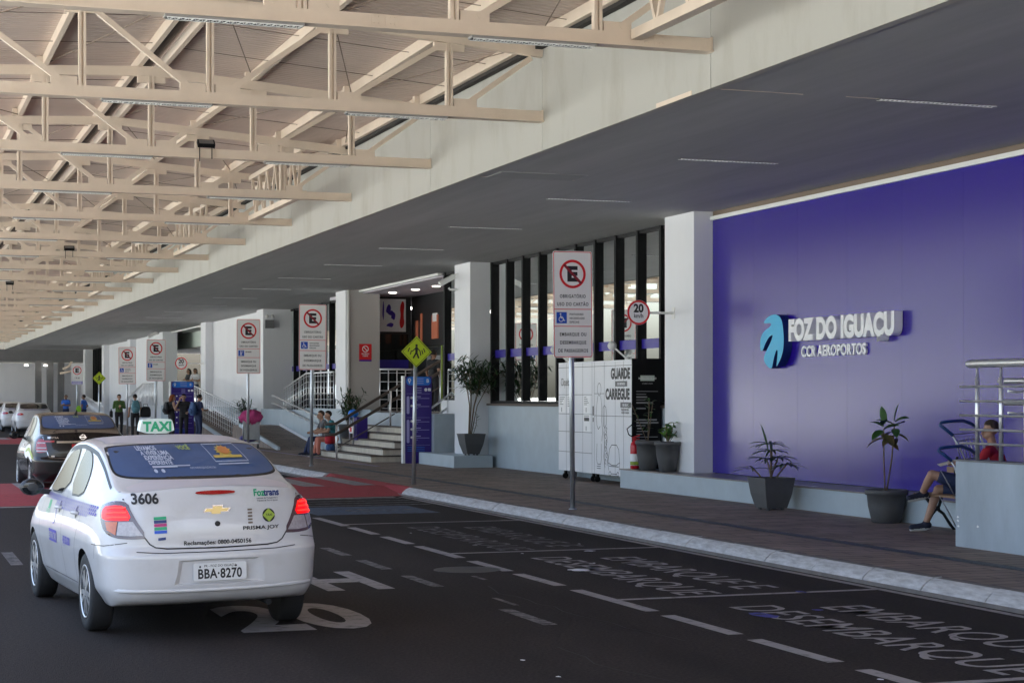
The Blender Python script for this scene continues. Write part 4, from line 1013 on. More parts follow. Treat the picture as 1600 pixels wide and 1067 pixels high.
for i in range(5): patch(mb, bv, rear, [(.235, .845 + .024 * i), (.27, .845 + .024 * i), (.27, .858 + .024 * i), (.235, .858 + .024 * i)], .006, 5)
for i, ci in enumerate((6, 1, 7, 2, 1)): patch(mb, bv, rear, [(-.465, .795 + .025 * i), (-.375, .798 + .025 * i), (-.375, .82 + .025 * i), (-.465, .817 + .025 * i)], .006, ci)
patch(mb, bv, rear, [(-.44, .745), (-.385, .75), (-.385, .77), (-.44, .765)], .006, 2)
mb.build('boot_lettering', ['sign_black', 'green_text', 'navy', 'lime', 'chrome', 'cream_dark', 'sign_blue', 'rose'], TX)
for s in (-1, 1):
    mb = MB(); fr = F_SIDE(s)
    for r_ in range(4):
        for c_ in range(34):
            y = .55 + .072 * c_ + (.036 if r_ % 2 else 0); z = .985 - .026 * r_ - .0 * y
            big = c_ < 4
            if c_ < 4 and r_ == 3: continue
            wdt = .040 if big else .024
            mi = 0 if c_ < 4 else 1
            if c_ > 24 and r_ > 1: continue
            patch(mb, bv, fr, [(y, z - .022), (y + wdt, z - .022), (y + wdt - .014, z), (y - .014, z)], .004, mi, .2)
    mb.build('checker_stripe', ['decal_blue', 'decal_lilac'], TX)
for s in (-1, 1):
    mb = MB(); fr = F_SIDE(s); fl = -1 if s < 0 else 1
    patch(mb, bv, fr, [(2.10, .60), (2.48, .60), (2.48, .70), (2.10, .70)], .003, 0)
    stamp(mb, bv, fr, 'CENTRAL TAXI', 2.29, .622, .055, .007, 1, 'C', .03, .70, 0, 1, fl)
    stamp(mb, bv, fr, '(45) 3523-2000', 1.62, .625, .06, .005, 0, 'C', .03, .62, 0, 1, fl)
    stamp(mb, bv, fr, 'PREFEITURA', 2.62, .82, .03, .005, 2, 'C', .01, .8, 0, 1, fl)
    patch(mb, bv, fr, [(2.56, .855), (2.68, .855), (2.68, .93), (2.56, .93)], .002, 2)
    patch(mb, bv, fr, circ(2.28, .82, .075, 24), .002, 0); patch(mb, bv, fr, circ(2.28, .82, .064, 24), .0035, 1)
    mb.build('door_lettering', ['decal_blue', 'paint_white', 'green_text'], TX)
patch(MB(), bv, F_TOP(), chf([(-.54, 1.32), (.54, 1.32), (.55, 2.0), (.5, 2.45), (-.5, 2.45), (-.55, 2.0)], 1), .002).build('dusty_roof_skin', 'dusty_white', TX)
patch(MB(), bv, F_TOP(), chf([(-.55, .20), (0, .17), (.55, .20), (.62, .30), (.60, .47), (0, .54), (-.60, .47), (-.62, .30)], 1), .0015).build('dusty_shaded_boot_skin', 'dusty_white', TX)  # dust tint that also paints the shading step between deck and lid
ts = MB(); pf = chf([(-.15, 0), (.15, 0), (.135, .10), (.11, .125), (-.11, .125), (-.135, .10)], 1)
ts.slab((V((0, 2.10, 1.485)), V((1, 0, 0)), V((0, 0, 1))), pf, .001); ts.slab((V((0, 2.22, 1.485)), V((1, 0, 0)), V((0, 0, 1))), pf, .12)
so = ts.build('roof_sign', 'taxi_sign', TX)
MB().text(FR_Y(0, 2.098, 1.508), 'TAXI', .075, 0, .002, bold=.05, sx=1.0).build('sign_lettering', 'green_text', so)
mb = MB().box(-.5, .5, .6, 3.9, .215, .25); mb.tube([(.42, .20, .235), (.42, .6, .24)], .022); mb.build('underbody', 'under', TX)
for ch in TX.children:
    if not ch.name.startswith('wheel'): ch.rotation_euler = (0, -R(.8), 0)      # the body leans a little on its springs

# --- the black sedan ahead
BK = thing('black_taxi', 'black taxi sedan with red licence plate ahead of the white taxi', 'car', (3.5, 33.15, 0), R(0.4))
body2, bb = car_shell('body', 'paint_black', BK, 1.05, 1.02, 1.05, False, (.98, 3.62), .36)
windows(BK, bb, 1.02); mirror_pod(BK, 'black_metal', .98, 3.0, 1.05)
rear_ad(BK, bb, [(a * 1.04, .2 + (b - .2) * 1.02) for a, b in REAR_W], .2 + .983 * 1.02, .2 + 1.217 * 1.02, 1.04)
make_wheels(BK, (1.03, 3.8), .77, .315, .2)
fr = F_REAR()
for s in (-1, 1):
    fc = F_CORNER(s)
    tl = patch(MB(), bb, fc, chf([(-.12, 1.02), (.02, 1.03), (.075, .98), (.14, .80), (.02, .775), (-.10, .79)], 1), .008, 0, .03).build('tail_lamp', 'lens_red', BK)
    mb = MB()
    for z in (.955, .865, .81): ribbon(mb, bb, fc, [(-.08, z), (.08 + (.95 - z) * .3, z)], .022, .012)
    mb.build('clear_lens', 'lens_clear', tl)
    patch(MB(), bb, fr, [(s * .50, .965), (s * .68, .965), (s * .66, 1.0), (s * .50, 1.0)], .006).build('boot_reflector', 'lens_red', BK)
mb = MB(); ribbon(mb, bb, fr, [(-.46, .968), (0, .975), (.46, .968)], .035, .012); mb.build('chrome_strip', 'chrome', BK)
yb = throw(bb, fr, 0, .86, 0).y
licence(BK, 'AFZ·3606', yb - .004, .87, 'plate_red', 'letter_white', None)
y_e = throw(bb, fr, 0, 1.055, 0).y
em = MB(); em.flat(FR_Y(0, y_e - .02, 1.06), *ringfaces(0, 0, .038, .05)); em.poly(FR_Y(0, y_e - .021, 1.06), rrect(-.062, .062, -.012, .012, .004)); em.build('emblem', 'chrome', BK)
mb = MB(); stamp(mb, bb, fr, 'SENTRA', -.52, 1.035, .030, .004, 0, 'C', .02, 1.2); stamp(mb, bb, fr, '2.0', .52, 1.035, .030, .004, 0); patch(mb, bb, fr, [(-.56, .70), (-.50, .70), (-.50, .73), (-.56, .73)], .003, 0)
mb.build('boot_lettering', 'chrome', BK)
mb = MB()
patch(mb, bb, F_SIDE(-1), chf([(.35, .55), (.9, .72), (1.5, .62), (1.9, .80), (1.2, .93), (.6, .9)], 2), .003, 0); patch(mb, bb, F_SIDE(-1), chf([(.30, .62), (.8, .82), (1.6, .74), (1.5, .80), (.9, .88), (.4, .78)], 2), .005, 1)
mb.build('side_graphic_reflection', ['letter_white', 'lime'], BK)  # side pattern plus reflected surroundings, both painted as flat colour
mb = MB()
ribbon(mb, bb, fr, [(-.70, 1.10), (-.66, .9), (-.6, .70), (-.5, .68), (.5, .68), (.6, .70), (.66, .9), (.70, 1.10)], .007, .0015)
for s in (-1, 1):
    ribbon(mb, bb, F_SIDE(s), [(1.95, .34), (1.95, 1.0)], .006, .0015)
    ribbon(mb, bb, F_SIDE(s), [(1.30, .885), (1.46, .885)], .03, .012); ribbon(mb, bb, F_SIDE(s), [(2.1, .885), (2.26, .885)], .03, .012)
mb.build('shut_line', 'chrome', BK)
MB().tube([(0, 1.25, 1.46), (0, 1.18, 1.50), (0, 1.10, 1.545)], [.03, .02, .004], 8).build('aerial', 'seal', BK)

# --- the queue of white taxis at the far kerb
WQ = thing('queued_taxi', 'nearest white hatchback in the queue of taxis at the far left', 'car', (7.0, 87.5, 0), 0, 'white taxis queuing at the far kerb')
body3, bq = car_shell('body', 'paint_white', WQ, 1.03, 1.02, .98, False, (.92, 3.45), .345)
windows(WQ, bq, 1.02)
patch(MB(), bq, fr, chf([(a * 1.03, .2 + (b - .2) * 1.02) for a, b in REAR_W], 2), .004).build('rear_window', 'car_glass', WQ)
mirror_pod(WQ, 'black_metal')
for s in (-1, 1):
    patch(MB(), bq, F_CORNER(s), chf([(-.16, 1.0), (.10, 1.02), (.22, .96), (.2, .90), (-.14, .88)], 1), .01, 0, .04).build('tail_lamp', 'lens_red', WQ)
make_wheels(WQ, (.90, 3.40), .75, .30, .185)
mb = MB(); ribbon(mb, bq, fr, [(-.5, 1.16), (.5, 1.16)], .03, .01); mb.build('rear_ledge', 'violet_dark', WQ)
mb = MB().box(-.6, .6, .25, 3.9, .20, .24); mb.build('underbody', 'under', WQ)
for i, (x, y) in enumerate(((6.7, 93.4), (6.75, 99.3), (6.7, 105), (6.75, 111), (6.7, 117))):
    dup(WQ, None, (x, y, 0), label='white taxi in the far queue, %s from the front of the photo' % ORD[i + 1], group='white taxis queuing at the far kerb')
# ---------------------------------------------------------------- traffic signs
def wheelchair(mb, fr, cx, cz, s, mi_bg, mi_fg, lift):
    o, ux, uy = fr; f2 = (o + ux * cx + uy * cz, ux, uy)
    mb.poly(f2, rrect(-s / 2, s / 2, -s / 2, s / 2, s * .04), mi_bg, lift); L2 = lift + .0015
    k = s / 1.0
    mb.flat(f2, *ringfaces(-.06 * k, -.14 * k, .17 * k, .235 * k, 110, 375, 20), mi_fg, L2)
    for a, b_, w_ in (((-.10, .22), (-.07, -.02), .09), ((-.08, .08), (.12, .08), .06), ((-.08, -.02), (.14, -.03), .08), ((.14, -.02), (.24, -.28), .08), ((.22, -.27), (.33, -.24), .07)):
        mb.poly(f2, [(p[0] * k, p[1] * k) for p in line2(a, b_, w_)], mi_fg, L2)
    mb.poly(f2, circ(-.11 * k, .33 * k, .075 * k, 14), mi_fg, L2)
def board(root, x, z0, w_, h_, y=0):
    pan = MB().slab(FR_Y(x, y, z0), rrect(-w_ / 2, w_ / 2, 0, h_, .035), .004, 0).build('panel', 'sign_white', root)
    MB().box(x - w_ * .42, x + w_ * .42, y + .002, y + .035, z0 + h_ * .25, z0 + h_ * .28).box(x - w_ * .42, x + w_ * .42, y + .002, y + .035, z0 + h_ * .75, z0 + h_ * .78).build('bracket', 'galv', pan)
    return pan
def stop_ring(mb, fr, r, slash=True, lift=.007):
    mb.poly(fr, circ(0, 0, r, 40), 3, lift); mb.flat(fr, *ringfaces(0, 0, r * .82, r, 0, 360, 44), 0, lift + .0012)
    o, ux, uy = fr; mb.text((o - uy * r * .46 - ux * .0, ux, uy), 'E', r * .95, 1, lift + .0012, bold=.055, sx=1.15)
    if slash: mb.poly(fr, line2((-r * .66, r * .66), (r * .66, -r * .66), r * .19), 4, lift + .003)
mat('sign_dark_red', (.25, .008, .02), .45)
def parking_sign(label, x, y, z0, w_, h_, middle, lean=0.0, yaw=0.0, rose=False):
    t = thing('parking_sign', label, 'traffic sign', (x, y, .15), 0, 'no parking signs along the kerb')
    zb = z0 - .15
    MB().tube([(0, .07, 0), (0, .07, zb + h_ * .9)], .0375, 14).lathe([(.06, 0), (.06, .012), (.04, .02)], (0, .07, 0), 14).build('pole', 'galv', t)
    pan = board(t, 0, zb, w_, h_)
    mb = MB(); fr = FR_Y(0, -.004, zb)
    # red border and dividing lines
    oa = rrect(-w_ / 2 + .008, w_ / 2 - .008, .008, h_ - .008, .03); ob = rrect(-w_ / 2 + .018, w_ / 2 - .018, .018, h_ - .018, .025); n = len(oa)
    mb.flat(fr, oa + ob, [(i, (i + 1) % n, n + (i + 1) % n, n + i) for i in range(n)], 0, .001)
    for q in (.455, .295): mb.poly(fr, [(-w_ / 2 + .018, h_ * q - .005), (w_ / 2 - .018, h_ * q - .005), (w_ / 2 - .018, h_ * q + .005), (-w_ / 2 + .018, h_ * q + .005)], 0, .0015)
    stop_ring(mb, FR_Y(0, -.004, zb + h_ * .785), w_ * .335, True, .001)
    for s_, q, hh in (('OBRIGATÓRIO', .562, .047), ('USO DO CARTÃO', .488, .047), ('EMBARQUE OU', .205, .047), ('DESEMBARQUE', .128, .047), ('DE PASSAGEIROS', .052, .047)):
        mb.text((fr[0] + V((0, 0, h_ * q)), fr[1], fr[2]), s_, hh, 1, .001, bold=.022, sx=.80, sp=1.16)
    s_ = h_ * .105; bx = -w_ / 2 + .05 + s_ / 2; bz = h_ * .375
    if middle == 'chair':
        wheelchair(mb, fr, bx, bz, s_, 2, 3, .001)
        for i, q in enumerate(('PORTADORES', 'NECESSIDADES', 'ESPECIAIS')): mb.text((fr[0] + V((bx + s_ / 2 + .045, 0, bz + .036 - .056 * i)), fr[1], fr[2]), q, .028, 1, .001, 'L', .02, .80, 1.1)
    else:
        mb.poly(fr, [(bx - s_ / 2, bz - s_ / 2), (bx + s_ / 2, bz - s_ / 2), (bx + s_ / 2, bz + s_ / 2), (bx - s_ / 2, bz + s_ / 2)], 2, .001)
        for a, b_, q in (((-.1, .15), (-.05, -.12), .2), ((-.05, -.1), (-.2, -.4), .12), ((-.03, -.1), (.12, -.38), .12), ((-.1, .12), (.2, .02), .1), ((.12, .3), (.36, .3), .1)): mb.poly(fr, [(bx + p[0] * s_, bz + p[1] * s_) for p in line2(a, b_, q)], 3, .0025)
        mb.poly(fr, circ(bx - s_ * .08, bz + s_ * .3, s_ * .11, 12), 3, .0025)
        mb.text((fr[0] + V((bx + s_ / 2 + .12, 0, bz + .02)), fr[1], fr[2]), '60 ANOS', .035, 1, .001, bold=.03, sx=.8)
    mb.build('legend', ['sign_red', 'sign_black', 'sign_blue', 'sign_white', 'sign_dark_red'], pan)
    t.rotation_euler = (0, lean, yaw); return t
parking_sign('nearest no parking board with a wheelchair symbol, tall and upright on a grey pole', 9.56, 24.3, 2.36, .62, 1.55, 'chair', R(-.6), R(2))
parking_sign('no parking board with a wheelchair symbol beside the entrance steps', 9.66, 41.5, 2.42, .66, 1.55, 'chair', R(.3), R(-1))
parking_sign('no parking board with a walking figure symbol above the pink bag on the trolley', 9.6, 48.9, 2.42, .66, 1.5, 'walk', 0, 0)
parking_sign('no parking board with a blue figure symbol in front of the group of travellers', 9.45, 65.4, 2.35, .68, 1.5, 'walk', R(.3))
parking_sign('farther no parking board with a wheelchair symbol beside the man in green', 9.66, 74.7, 2.3, .70, 1.52, 'chair', R(-.4))
tsn = thing('taxi_parking_sign', 'small white taxi rank board with a ringed letter E at the far end', 'traffic sign', (9.6, 94, .15))
MB().tube([(0, .07, 0), (0, .07, 3.2)], .0375, 12).build('pole', 'galv', tsn); pan = board(tsn, 0, 2.25, .6, 1.06)
mb = MB(); stop_ring(mb, FR_Y(0, -.004, 2.97), .22, False, .001); mb.text(FR_Y(0, -.004, 2.55), 'TÁXI', .07, 1, .001, bold=.02, sp=1.3); mb.poly(FR_Y(0, -.004, 2.27), [(-.28, 0), (.28, 0), (.28, .15), (-.28, .15)], 2, .001)
mb.text(FR_Y(0, -.004, 2.32), 'EXCLUSIVO', .05, 3, .0025, bold=.02)
mb.build('legend', ['sign_red', 'sign_black', 'lilac', 'sign_white', 'sign_dark_red'], pan)
def crossing_sign(label, x, y, zc, s, base=.15, lean=0.0):
    t = thing('crossing_sign', label, 'traffic sign', (x, y, base), 0, 'yellow crossing signs'); zc -= base
    MB().tube([(0, .06, 0), (0, .06, zc + s * .8)], .036, 14).build('pole', 'galv', t)
    dia = lambda k: [(0, -k), (k, 0), (0, k), (-k, 0)]
    pan = MB().slab(FR_Y(0, 0, zc), chaikin(dia(s * 1.04), 0), .004).build('panel', 'sign_yellow', t)
    mb = MB(); fr = FR_Y(0, -.004, zc); a, b_ = dia(s * .965), dia(s * .92)
    mb.flat(fr, a + b_, [(i, (i + 1) % 4, 4 + (i + 1) % 4, 4 + i) for i in range(4)], 0, .001)
    k = s
    mb.poly(fr, circ(.0, .42 * k, .085 * k, 16), 0, .001)
    for p0, p1, w_ in (((0, .33), (.0, -.02), .17), ((0, -.02), (-.22, -.42), .11), ((0, -.02), (.16, -.42), .11), ((-.02, .27), (-.30, .02), .07), ((.02, .27), (.26, .04), .07)): mb.poly(fr, [(p[0] * k, p[1] * k) for p in line2(p0, p1, w_)], 0, .001)
    for x0, h_ in ((-.58, .0), (-.42, -.18), (.30, -.24), (.44, -.14), (.58, -.02)):
        d = .10 if x0 > 0 else -.0
        mb.poly(fr, [(p[0] * k, p[1] * k) for p in line2((x0, h_ + .0), (x0 * .82, h_ + .26), .07)], 0, .001)
    mb.build('legend', 'sign_black', pan); t.rotation_euler = (0, lean, 0); return t
crossing_sign('nearest yellow diamond pedestrian crossing sign on a slightly leaning pole', 9.45, 32.2, 2.63, .285, .15, R(.9))
crossing_sign('small yellow diamond pedestrian crossing sign far away by the white queue', 9.5, 83.4, 2.62, .29)
def limit_sign(label, x, y, z, r, xw):
    t = thing('speed_limit_sign', label, 'traffic sign', (x, y, z), 0, 'speed limit signs on column arms')
    pan = MB().slab(FR_Y(0, 0, 0), circ(0, 0, r, 40), .004).build('panel', 'sign_white', t)
    mb = MB(); fr = FR_Y(0, -.004, 0); mb.flat(fr, *ringfaces(0, 0, r * .83, r * .99, 0, 360, 44), 0, .001)
    mb.text((fr[0] + V((0, 0, r * .04)), fr[1], fr[2]), '20', r * .62, 1, .001, bold=.045, sx=.95); mb.text((fr[0] + V((0, 0, -r * .42)), fr[1], fr[2]), 'km/h', r * .32, 1, .001, bold=.02, sx=.9)
    mb.build('legend', ['sign_red', 'sign_black'], pan)
    MB().bar((-.05, .03, 0), (xw - x, .03, 0), .04, .04).box(xw - x - .012, xw - x, -.03, .09, -.10, .10).build('arm', 'white_trim', t)
limit_sign('nearest round twenty limit sign on an arm of the white column', 12.42, 28.55, 3.25, .215, 13.1)
limit_sign('far round twenty limit sign by the second entrance', 12.15, 76.6, 3.2, .26, 13.1)

# ---------------------------------------------------------------- wall logo
LG = thing('airport_logo', 'cyan leaf emblem with white raised letters FOZ DO IGUAÇU on the blue wall', 'wall sign', (13.45, 24.5, 2.6))
XF = 13.30
def lp(px, py): y = on_x(px, XF); d = XF * SN + y * CS; return (-(y - 24.5), EYE - (py - 619) * d / 2800 - 2.6)
fin_all = [[(1192, 505), (1200, 494), (1213, 490.5), (1221, 497), (1224, 515), (1225, 535), (1223, 552), (1218, 565), (1212.5, 575), (1214.5, 560), (1215, 544), (1211, 552), (1208, 565), (1206, 577), (1199, 573), (1193, 563), (1195, 553), (1199, 545), (1205, 533), (1208, 522), (1202, 526), (1196, 536), (1192, 548), (1188, 548), (1187.5, 536), (1189, 525), (1195, 516), (1203, 511), (1206, 505), (1198, 505)]]
mb = MB()
pts = chaikin([lp(*p) for p in fin_all[0]], 2)
vo, eo, fo, *_ = geometry.delaunay_2d_cdt([V(p) for p in pts], [(i, (i + 1) % len(pts)) for i in range(len(pts))], [], 1, 1e-6)
f0 = (V((XF - 13.45, 0, 0)), V((0, -1, 0)), V((0, 0, 1)))
mb.flat(f0, [tuple(v) for v in vo], fo, 0, 0)
n = len(pts); o_, ux, uy = f0
ring = [o_ + ux * p[0] + uy * p[1] for p in pts]; back = [r_ + V((.148, 0, 0)) for r_ in ring]
mb.add(ring + back, [(i, (i + 1) % n, n + (i + 1) % n, n + i) for i in range(n)], 1)
mb.build('emblem', ['cyan', 'navy'], LG)
p0, p1 = lp(1232, 531), lp(1397, 519); p2 = lp(1397, 489)
mb = MB(); cap = .295; vs, _f = text_mesh('FOZ DO IGUAÇU', .055, 1.02, 0.0); wid = (max(p[0] for p in vs) - min(p[0] for p in vs)) * cap / .69
mb.text((V((XF - 13.45 + .068, 0, 0)) + ux * p0[0] + uy * p0[1], ux, uy), 'FOZ DO IGUAÇU', cap, 0, 0, 'L', .055, (p1[0] - p0[0]) / wid, 1.02, .136)
mb.build('lettering', 'letter_white', LG)
q0, q1 = lp(1242, 557), lp(1342, 552); cap = .155; vs, _f = text_mesh('CCR AEROPORTOS', .03, 1.04, 0.0); wid = (max(p[0] for p in vs) - min(p[0] for p in vs)) * cap / .69
mb = MB(); mb.text((V((-.02, 0, 0)) + ux * q0[0] + uy * q0[1], ux, uy), 'CCR AEROPORTOS', cap, 0, 0, 'L', .03, (q1[0] - q0[0]) / wid, 1.04, .036)
mb.build('small_lettering', 'letter_white', LG)

# ---------------------------------------------------------------- luggage lockers
LK = thing('luggage_lockers', 'white luggage locker bank with line drawings and a black information side', 'lockers', (12.95, 30.05, .15))
LW = 3.75; LH = 2.32; lz = .17
sub('cabinet', MB().box(12.95, 13.5, 30.06, 30.05 + LW, .15 + lz, .15 + LH), 'white_wall', LK)
sub('side_panel', MB().box(12.94, 13.52, 30.03, 30.058, .15 + lz, .15 + LH + .02), 'black_metal', LK)
fx = (V((12.948, 30.05 + LW, .15)), V((0, -1, 0)), V((0, 0, 1)))
cols = [0, .44, .88, 1.32, 1.80, 1.92, 2.42, 2.95, 3.35, 3.75]
mb = MB()
def ln(a, b_, w_=.008, mi=0): mb.poly(fx, line2(a, b_, w_), mi, .001)
for i, c_ in enumerate(cols[1:-1]):
    ln((c_, lz), (c_, LH - .02), .009)
ln((0, LH - .10), (LW, LH - .10)); 
for z in (.55, .95, 1.30, 1.68): ln((0, z), (1.80, z))
ln((1.92, 1.28), (LW, 1.28)); ln((1.92, 1.70), (2.42, 1.70))
sub('door_seam', mb, 'dark_grey', LK)
mb = MB()
for (x0, z0, n_) in ((.04, 1.32, 5), (.48, 1.32, 6), (1.36, 1.32, 5), (1.36, .96, 3)):
    mb.poly(fx, [(x0, z0), (x0 + .36, z0), (x0 + .36, z0 + .34), (x0, z0 + .34)], 2, .002)
    for i in range(n_): mb.poly(fx, line2((x0 + .03, z0 + .31 - .035 * i), (x0 + .15 + .18 * rnd.random(), z0 + .31 - .035 * i), .012), 1, .003)
    mb.poly(fx, line2((x0 + .14, z0 + .02), (x0 + .14, z0 + .11), .03), 1, .003)
mb.poly(fx, [(1.40, 1.17), (1.66, 1.17), (1.66, 1.23), (1.40, 1.23)], 0, .004)
mb.poly(fx, [(1.835, 1.28), (1.89, 1.28), (1.89, 1.46), (1.835, 1.46)], 0, .003); mb.poly(fx, [(1.84, 1.16), (1.89, 1.16), (1.89, 1.24), (1.84, 1.24)], 1, .003)
sub('notice', mb, ['dark_grey', 'mid_grey', 'letter_white'], LK)
mb = MB()
def tx(s_, x, z, h_, al='C', bold=.03, sx=.62, mi=0): mb.text((fx[0] + V((0, -x, z)), fx[1], fx[2]), s_, h_, mi, .003, al, bold, sx)
tx('GUARDE', 3.20, 1.98, .185, bold=.05, sx=.85); tx('CARREGUE', 3.06, 1.60, .185, bold=.05, sx=.85); tx('Cliquelocker', .50, 1.86, .15, bold=.0, sx=.62)
for (x0, x1, z0, z1, s_) in ((2.95, 3.52, 1.83, 1.93, 'SEUS PERTENCES'), (3.20, 3.70, 1.44, 1.54, 'SEU CELULAR')):
    mb.poly(fx, [(x0, z0), (x1, z0), (x1, z1), (x0, z1)], 1, .002); tx(s_, (x0 + x1) / 2, z0 + .03, .04, sx=.8, mi=2)
tx('FIQUE LIVRE PARA', 3.42, 1.385, .033, sx=.9); tx('CURTIR A VIAGEM', 3.42, 1.33, .033, sx=.9)
sub('lettering', mb, ['dark_grey', 'mid_grey', 'letter_white'], LK)
mb = MB()
def curve(pp, w_=.012):
    q = chaikin(pp + pp[::-1][1:-1], 2) if len(pp) > 2 else pp
    q = []
    for i in range(len(pp) - 1): q.append(V(pp[i]))
    q.append(V(pp[-1]))
    for a, b_ in zip(q, q[1:]): mb.poly(fx, line2(tuple(a), tuple(b_), w_), 0, .002)
def oval(cx, cz, rx, rz, a0=0, a1=360, n_=18): curve([(cx + rx * math.cos(R(a0 + (a1 - a0) * i / n_)), cz + rz * math.sin(R(a0 + (a1 - a0) * i / n_))) for i in range(n_ + 1)])
# line drawing: standing traveller with rucksack and a rounded suitcase
curve([(2.10, 1.66), (2.05, 1.50), (2.02, 1.30), (2.05, 1.10), (2.12, 1.02), (2.22, 1.08)]); curve([(2.24, 1.66), (2.30, 1.45), (2.28, 1.2), (2.34, 1.0), (2.30, .8)])
oval(2.17, 1.78, .09, .12); curve([(2.06, .75), (2.03, .45), (2.08, .36), (2.24, .36), (2.28, .45), (2.27, .75)]); curve([(2.05, .32), (2.24, .32)]); curve([(2.05, .28), (2.24, .28)])
curve([(2.36, 1.42), (2.42, 1.48), (2.50, 1.44), (2.54, 1.30), (2.52, 1.12), (2.45, 1.05), (2.38, 1.10), (2.36, 1.42)]); curve([(2.5, 1.05), (2.56, .86), (2.52, .7), (2.6, .5), (2.56, .35)]); curve([(2.40, .98), (2.44, .75), (2.40, .5), (2.46, .3)])
curve([(2.64, .26), (2.60, .42), (2.68, .66), (2.78, .74), (3.02, .74), (3.12, .66), (3.17, .42), (3.14, .26)]); curve([(2.62, .40), (2.8, .36), (3.0, .36), (3.16, .42)]); curve([(2.66, .34), (3.12, .34)]); oval(2.70, .20, .05, .04); oval(3.08, .20, .05, .04); curve([(2.75, .20), (3.03, .20)])
for i in range(6): oval(2.48 + .05 * (i % 2), .42 + .12 * i, .03, .045, 0, 300, 8)
sub('line_drawing', mb, 'dark_grey', LK)
mb = MB(); fs_ = FR_Y(12.94, 30.028, .15)
mb.poly(fs_, [(.16, 1.93), (.44, 1.93), (.44, 2.03), (.16, 2.03)], 1, .001); mb.text((fs_[0] + V((.30, 0, 1.96)), fs_[1], fs_[2]), 'INSTRUÇÕES DE USO', .035, 2, .002, bold=.02, sx=.72)
mb.text((fs_[0] + V((.30, 0, 1.87)), fs_[1], fs_[2]), 'COMO USAR', .025, 0, .001, bold=.02)
z = 1.74
while z > .25:
    if rnd.random() > .16: mb.poly(fs_, line2((.08, z), (.2 + .32 * rnd.random(), z), .026 if rnd.random() > .5 else .012), 0, .001)
    z -= .052
sub('instruction_lines', mb, ['shop_grey', 'int_green', 'letter_white'], LK)
for y_ in (30.2, 30.5, 31.9, 32.1, 33.6): sub('caster', MB().lathe([(.055, -.02), (.06, -.012), (.06, .012), (.055, .02)], (13.02, y_, .212), 14, 0, 'Y').box(13.0, 13.05, y_ - .03, y_ + .03, .25, .32), 'black_metal', LK)
def cam_on(label, x, y, z, grp, ry=0.0):
    t = thing('security_camera', label, 'camera', (x, y, z), ry, grp)
    MB().bar((0, 0, 0), (-.22, .12, .22), .07, .03).build('bracket', 'white_trim', t); MB().ball((-.26, .14, .26), (.085, .085, .085), 14).build('housing', 'white_trim', t); return t
cam_on('white dome camera on a slanted arm above the right part of the lockers', 13.1, 30.6, .15 + LH + .005, 'dome cameras on the lockers')
cam_on('white dome camera on a slanted arm at the left end of the lockers', 13.1, 33.6, .15 + LH + .005, 'dome cameras on the lockers')
def wall_cam(label, x, y, z, s=1.0):
    t = thing('security_camera', label, 'camera', (x, y, z), 0, 'cameras fixed to the columns')
    MB().tube([(0, 0, 0), (-.25 * s, 0, 0), (-.3 * s, 0, .05 * s)], .035 * s, 10).build('arm', 'white_trim', t)
    MB().bar((-.12 * s, .0, .42 * s), (-.62 * s, -.05, .16 * s), .16 * s, .15 * s).bar((-.05 * s, .0, .50 * s), (-.5 * s, -.05, .27 * s), .19 * s, .02).build('housing', 'white_trim', t)
wall_cam('white bullet camera high on the second column', 13.08, 40.9, 4.35, .75)
wall_cam('white camera at the top of the far column behind the signs', 13.0, 88.6, 4.55, .9)
t = thing('emergency_lamp', 'small twin lamp fixture under the soffit above the pink bag trolley', 'lamp', (13.3, 63.9, 4.55))
MB().box(-.16, .16, -.12, -.02, -.3, 0).build('body', 'mid_grey', t); MB().ball((-.1, -.1, .12), .07, 10).ball((.1, -.1, .12), .07, 10).build('lamp_head', 'white_trim', t)
# red notice on the mosaic facing
t = thing('wall_notice', 'small dark red prohibition notice on the mosaic column', 'notice', (13.7, 51.87, 3.1)); pn = MB().box(-.19, .19, 0, .012, -.26, .26).build('panel', 'sign_red', t)
mb = MB(); fr = FR_Y(0, -.001, 0); mb.flat(fr, *ringfaces(0, .11, .075, .10), 0, .001); mb.poly(fr, line2((-.06, .17), (.06, .05), .025), 0, .001); mb.text((V((0, -.001, -.06)), V((1, 0, 0)), V((0, 0, 1))), 'PROIBIDO', .045, 0, .001, bold=.02, sx=.8); mb.text((V((0, -.001, -.12)), V((1, 0, 0)), V((0, 0, 1))), 'FUMAR', .045, 0, .001, bold=.02, sx=.8)
mb.poly(fr, [(-.19, -.26), (.19, -.26), (.19, -.21), (-.19, -.21)], 1, .001); mb.build('legend', ['letter_white', 'violet'], pn)
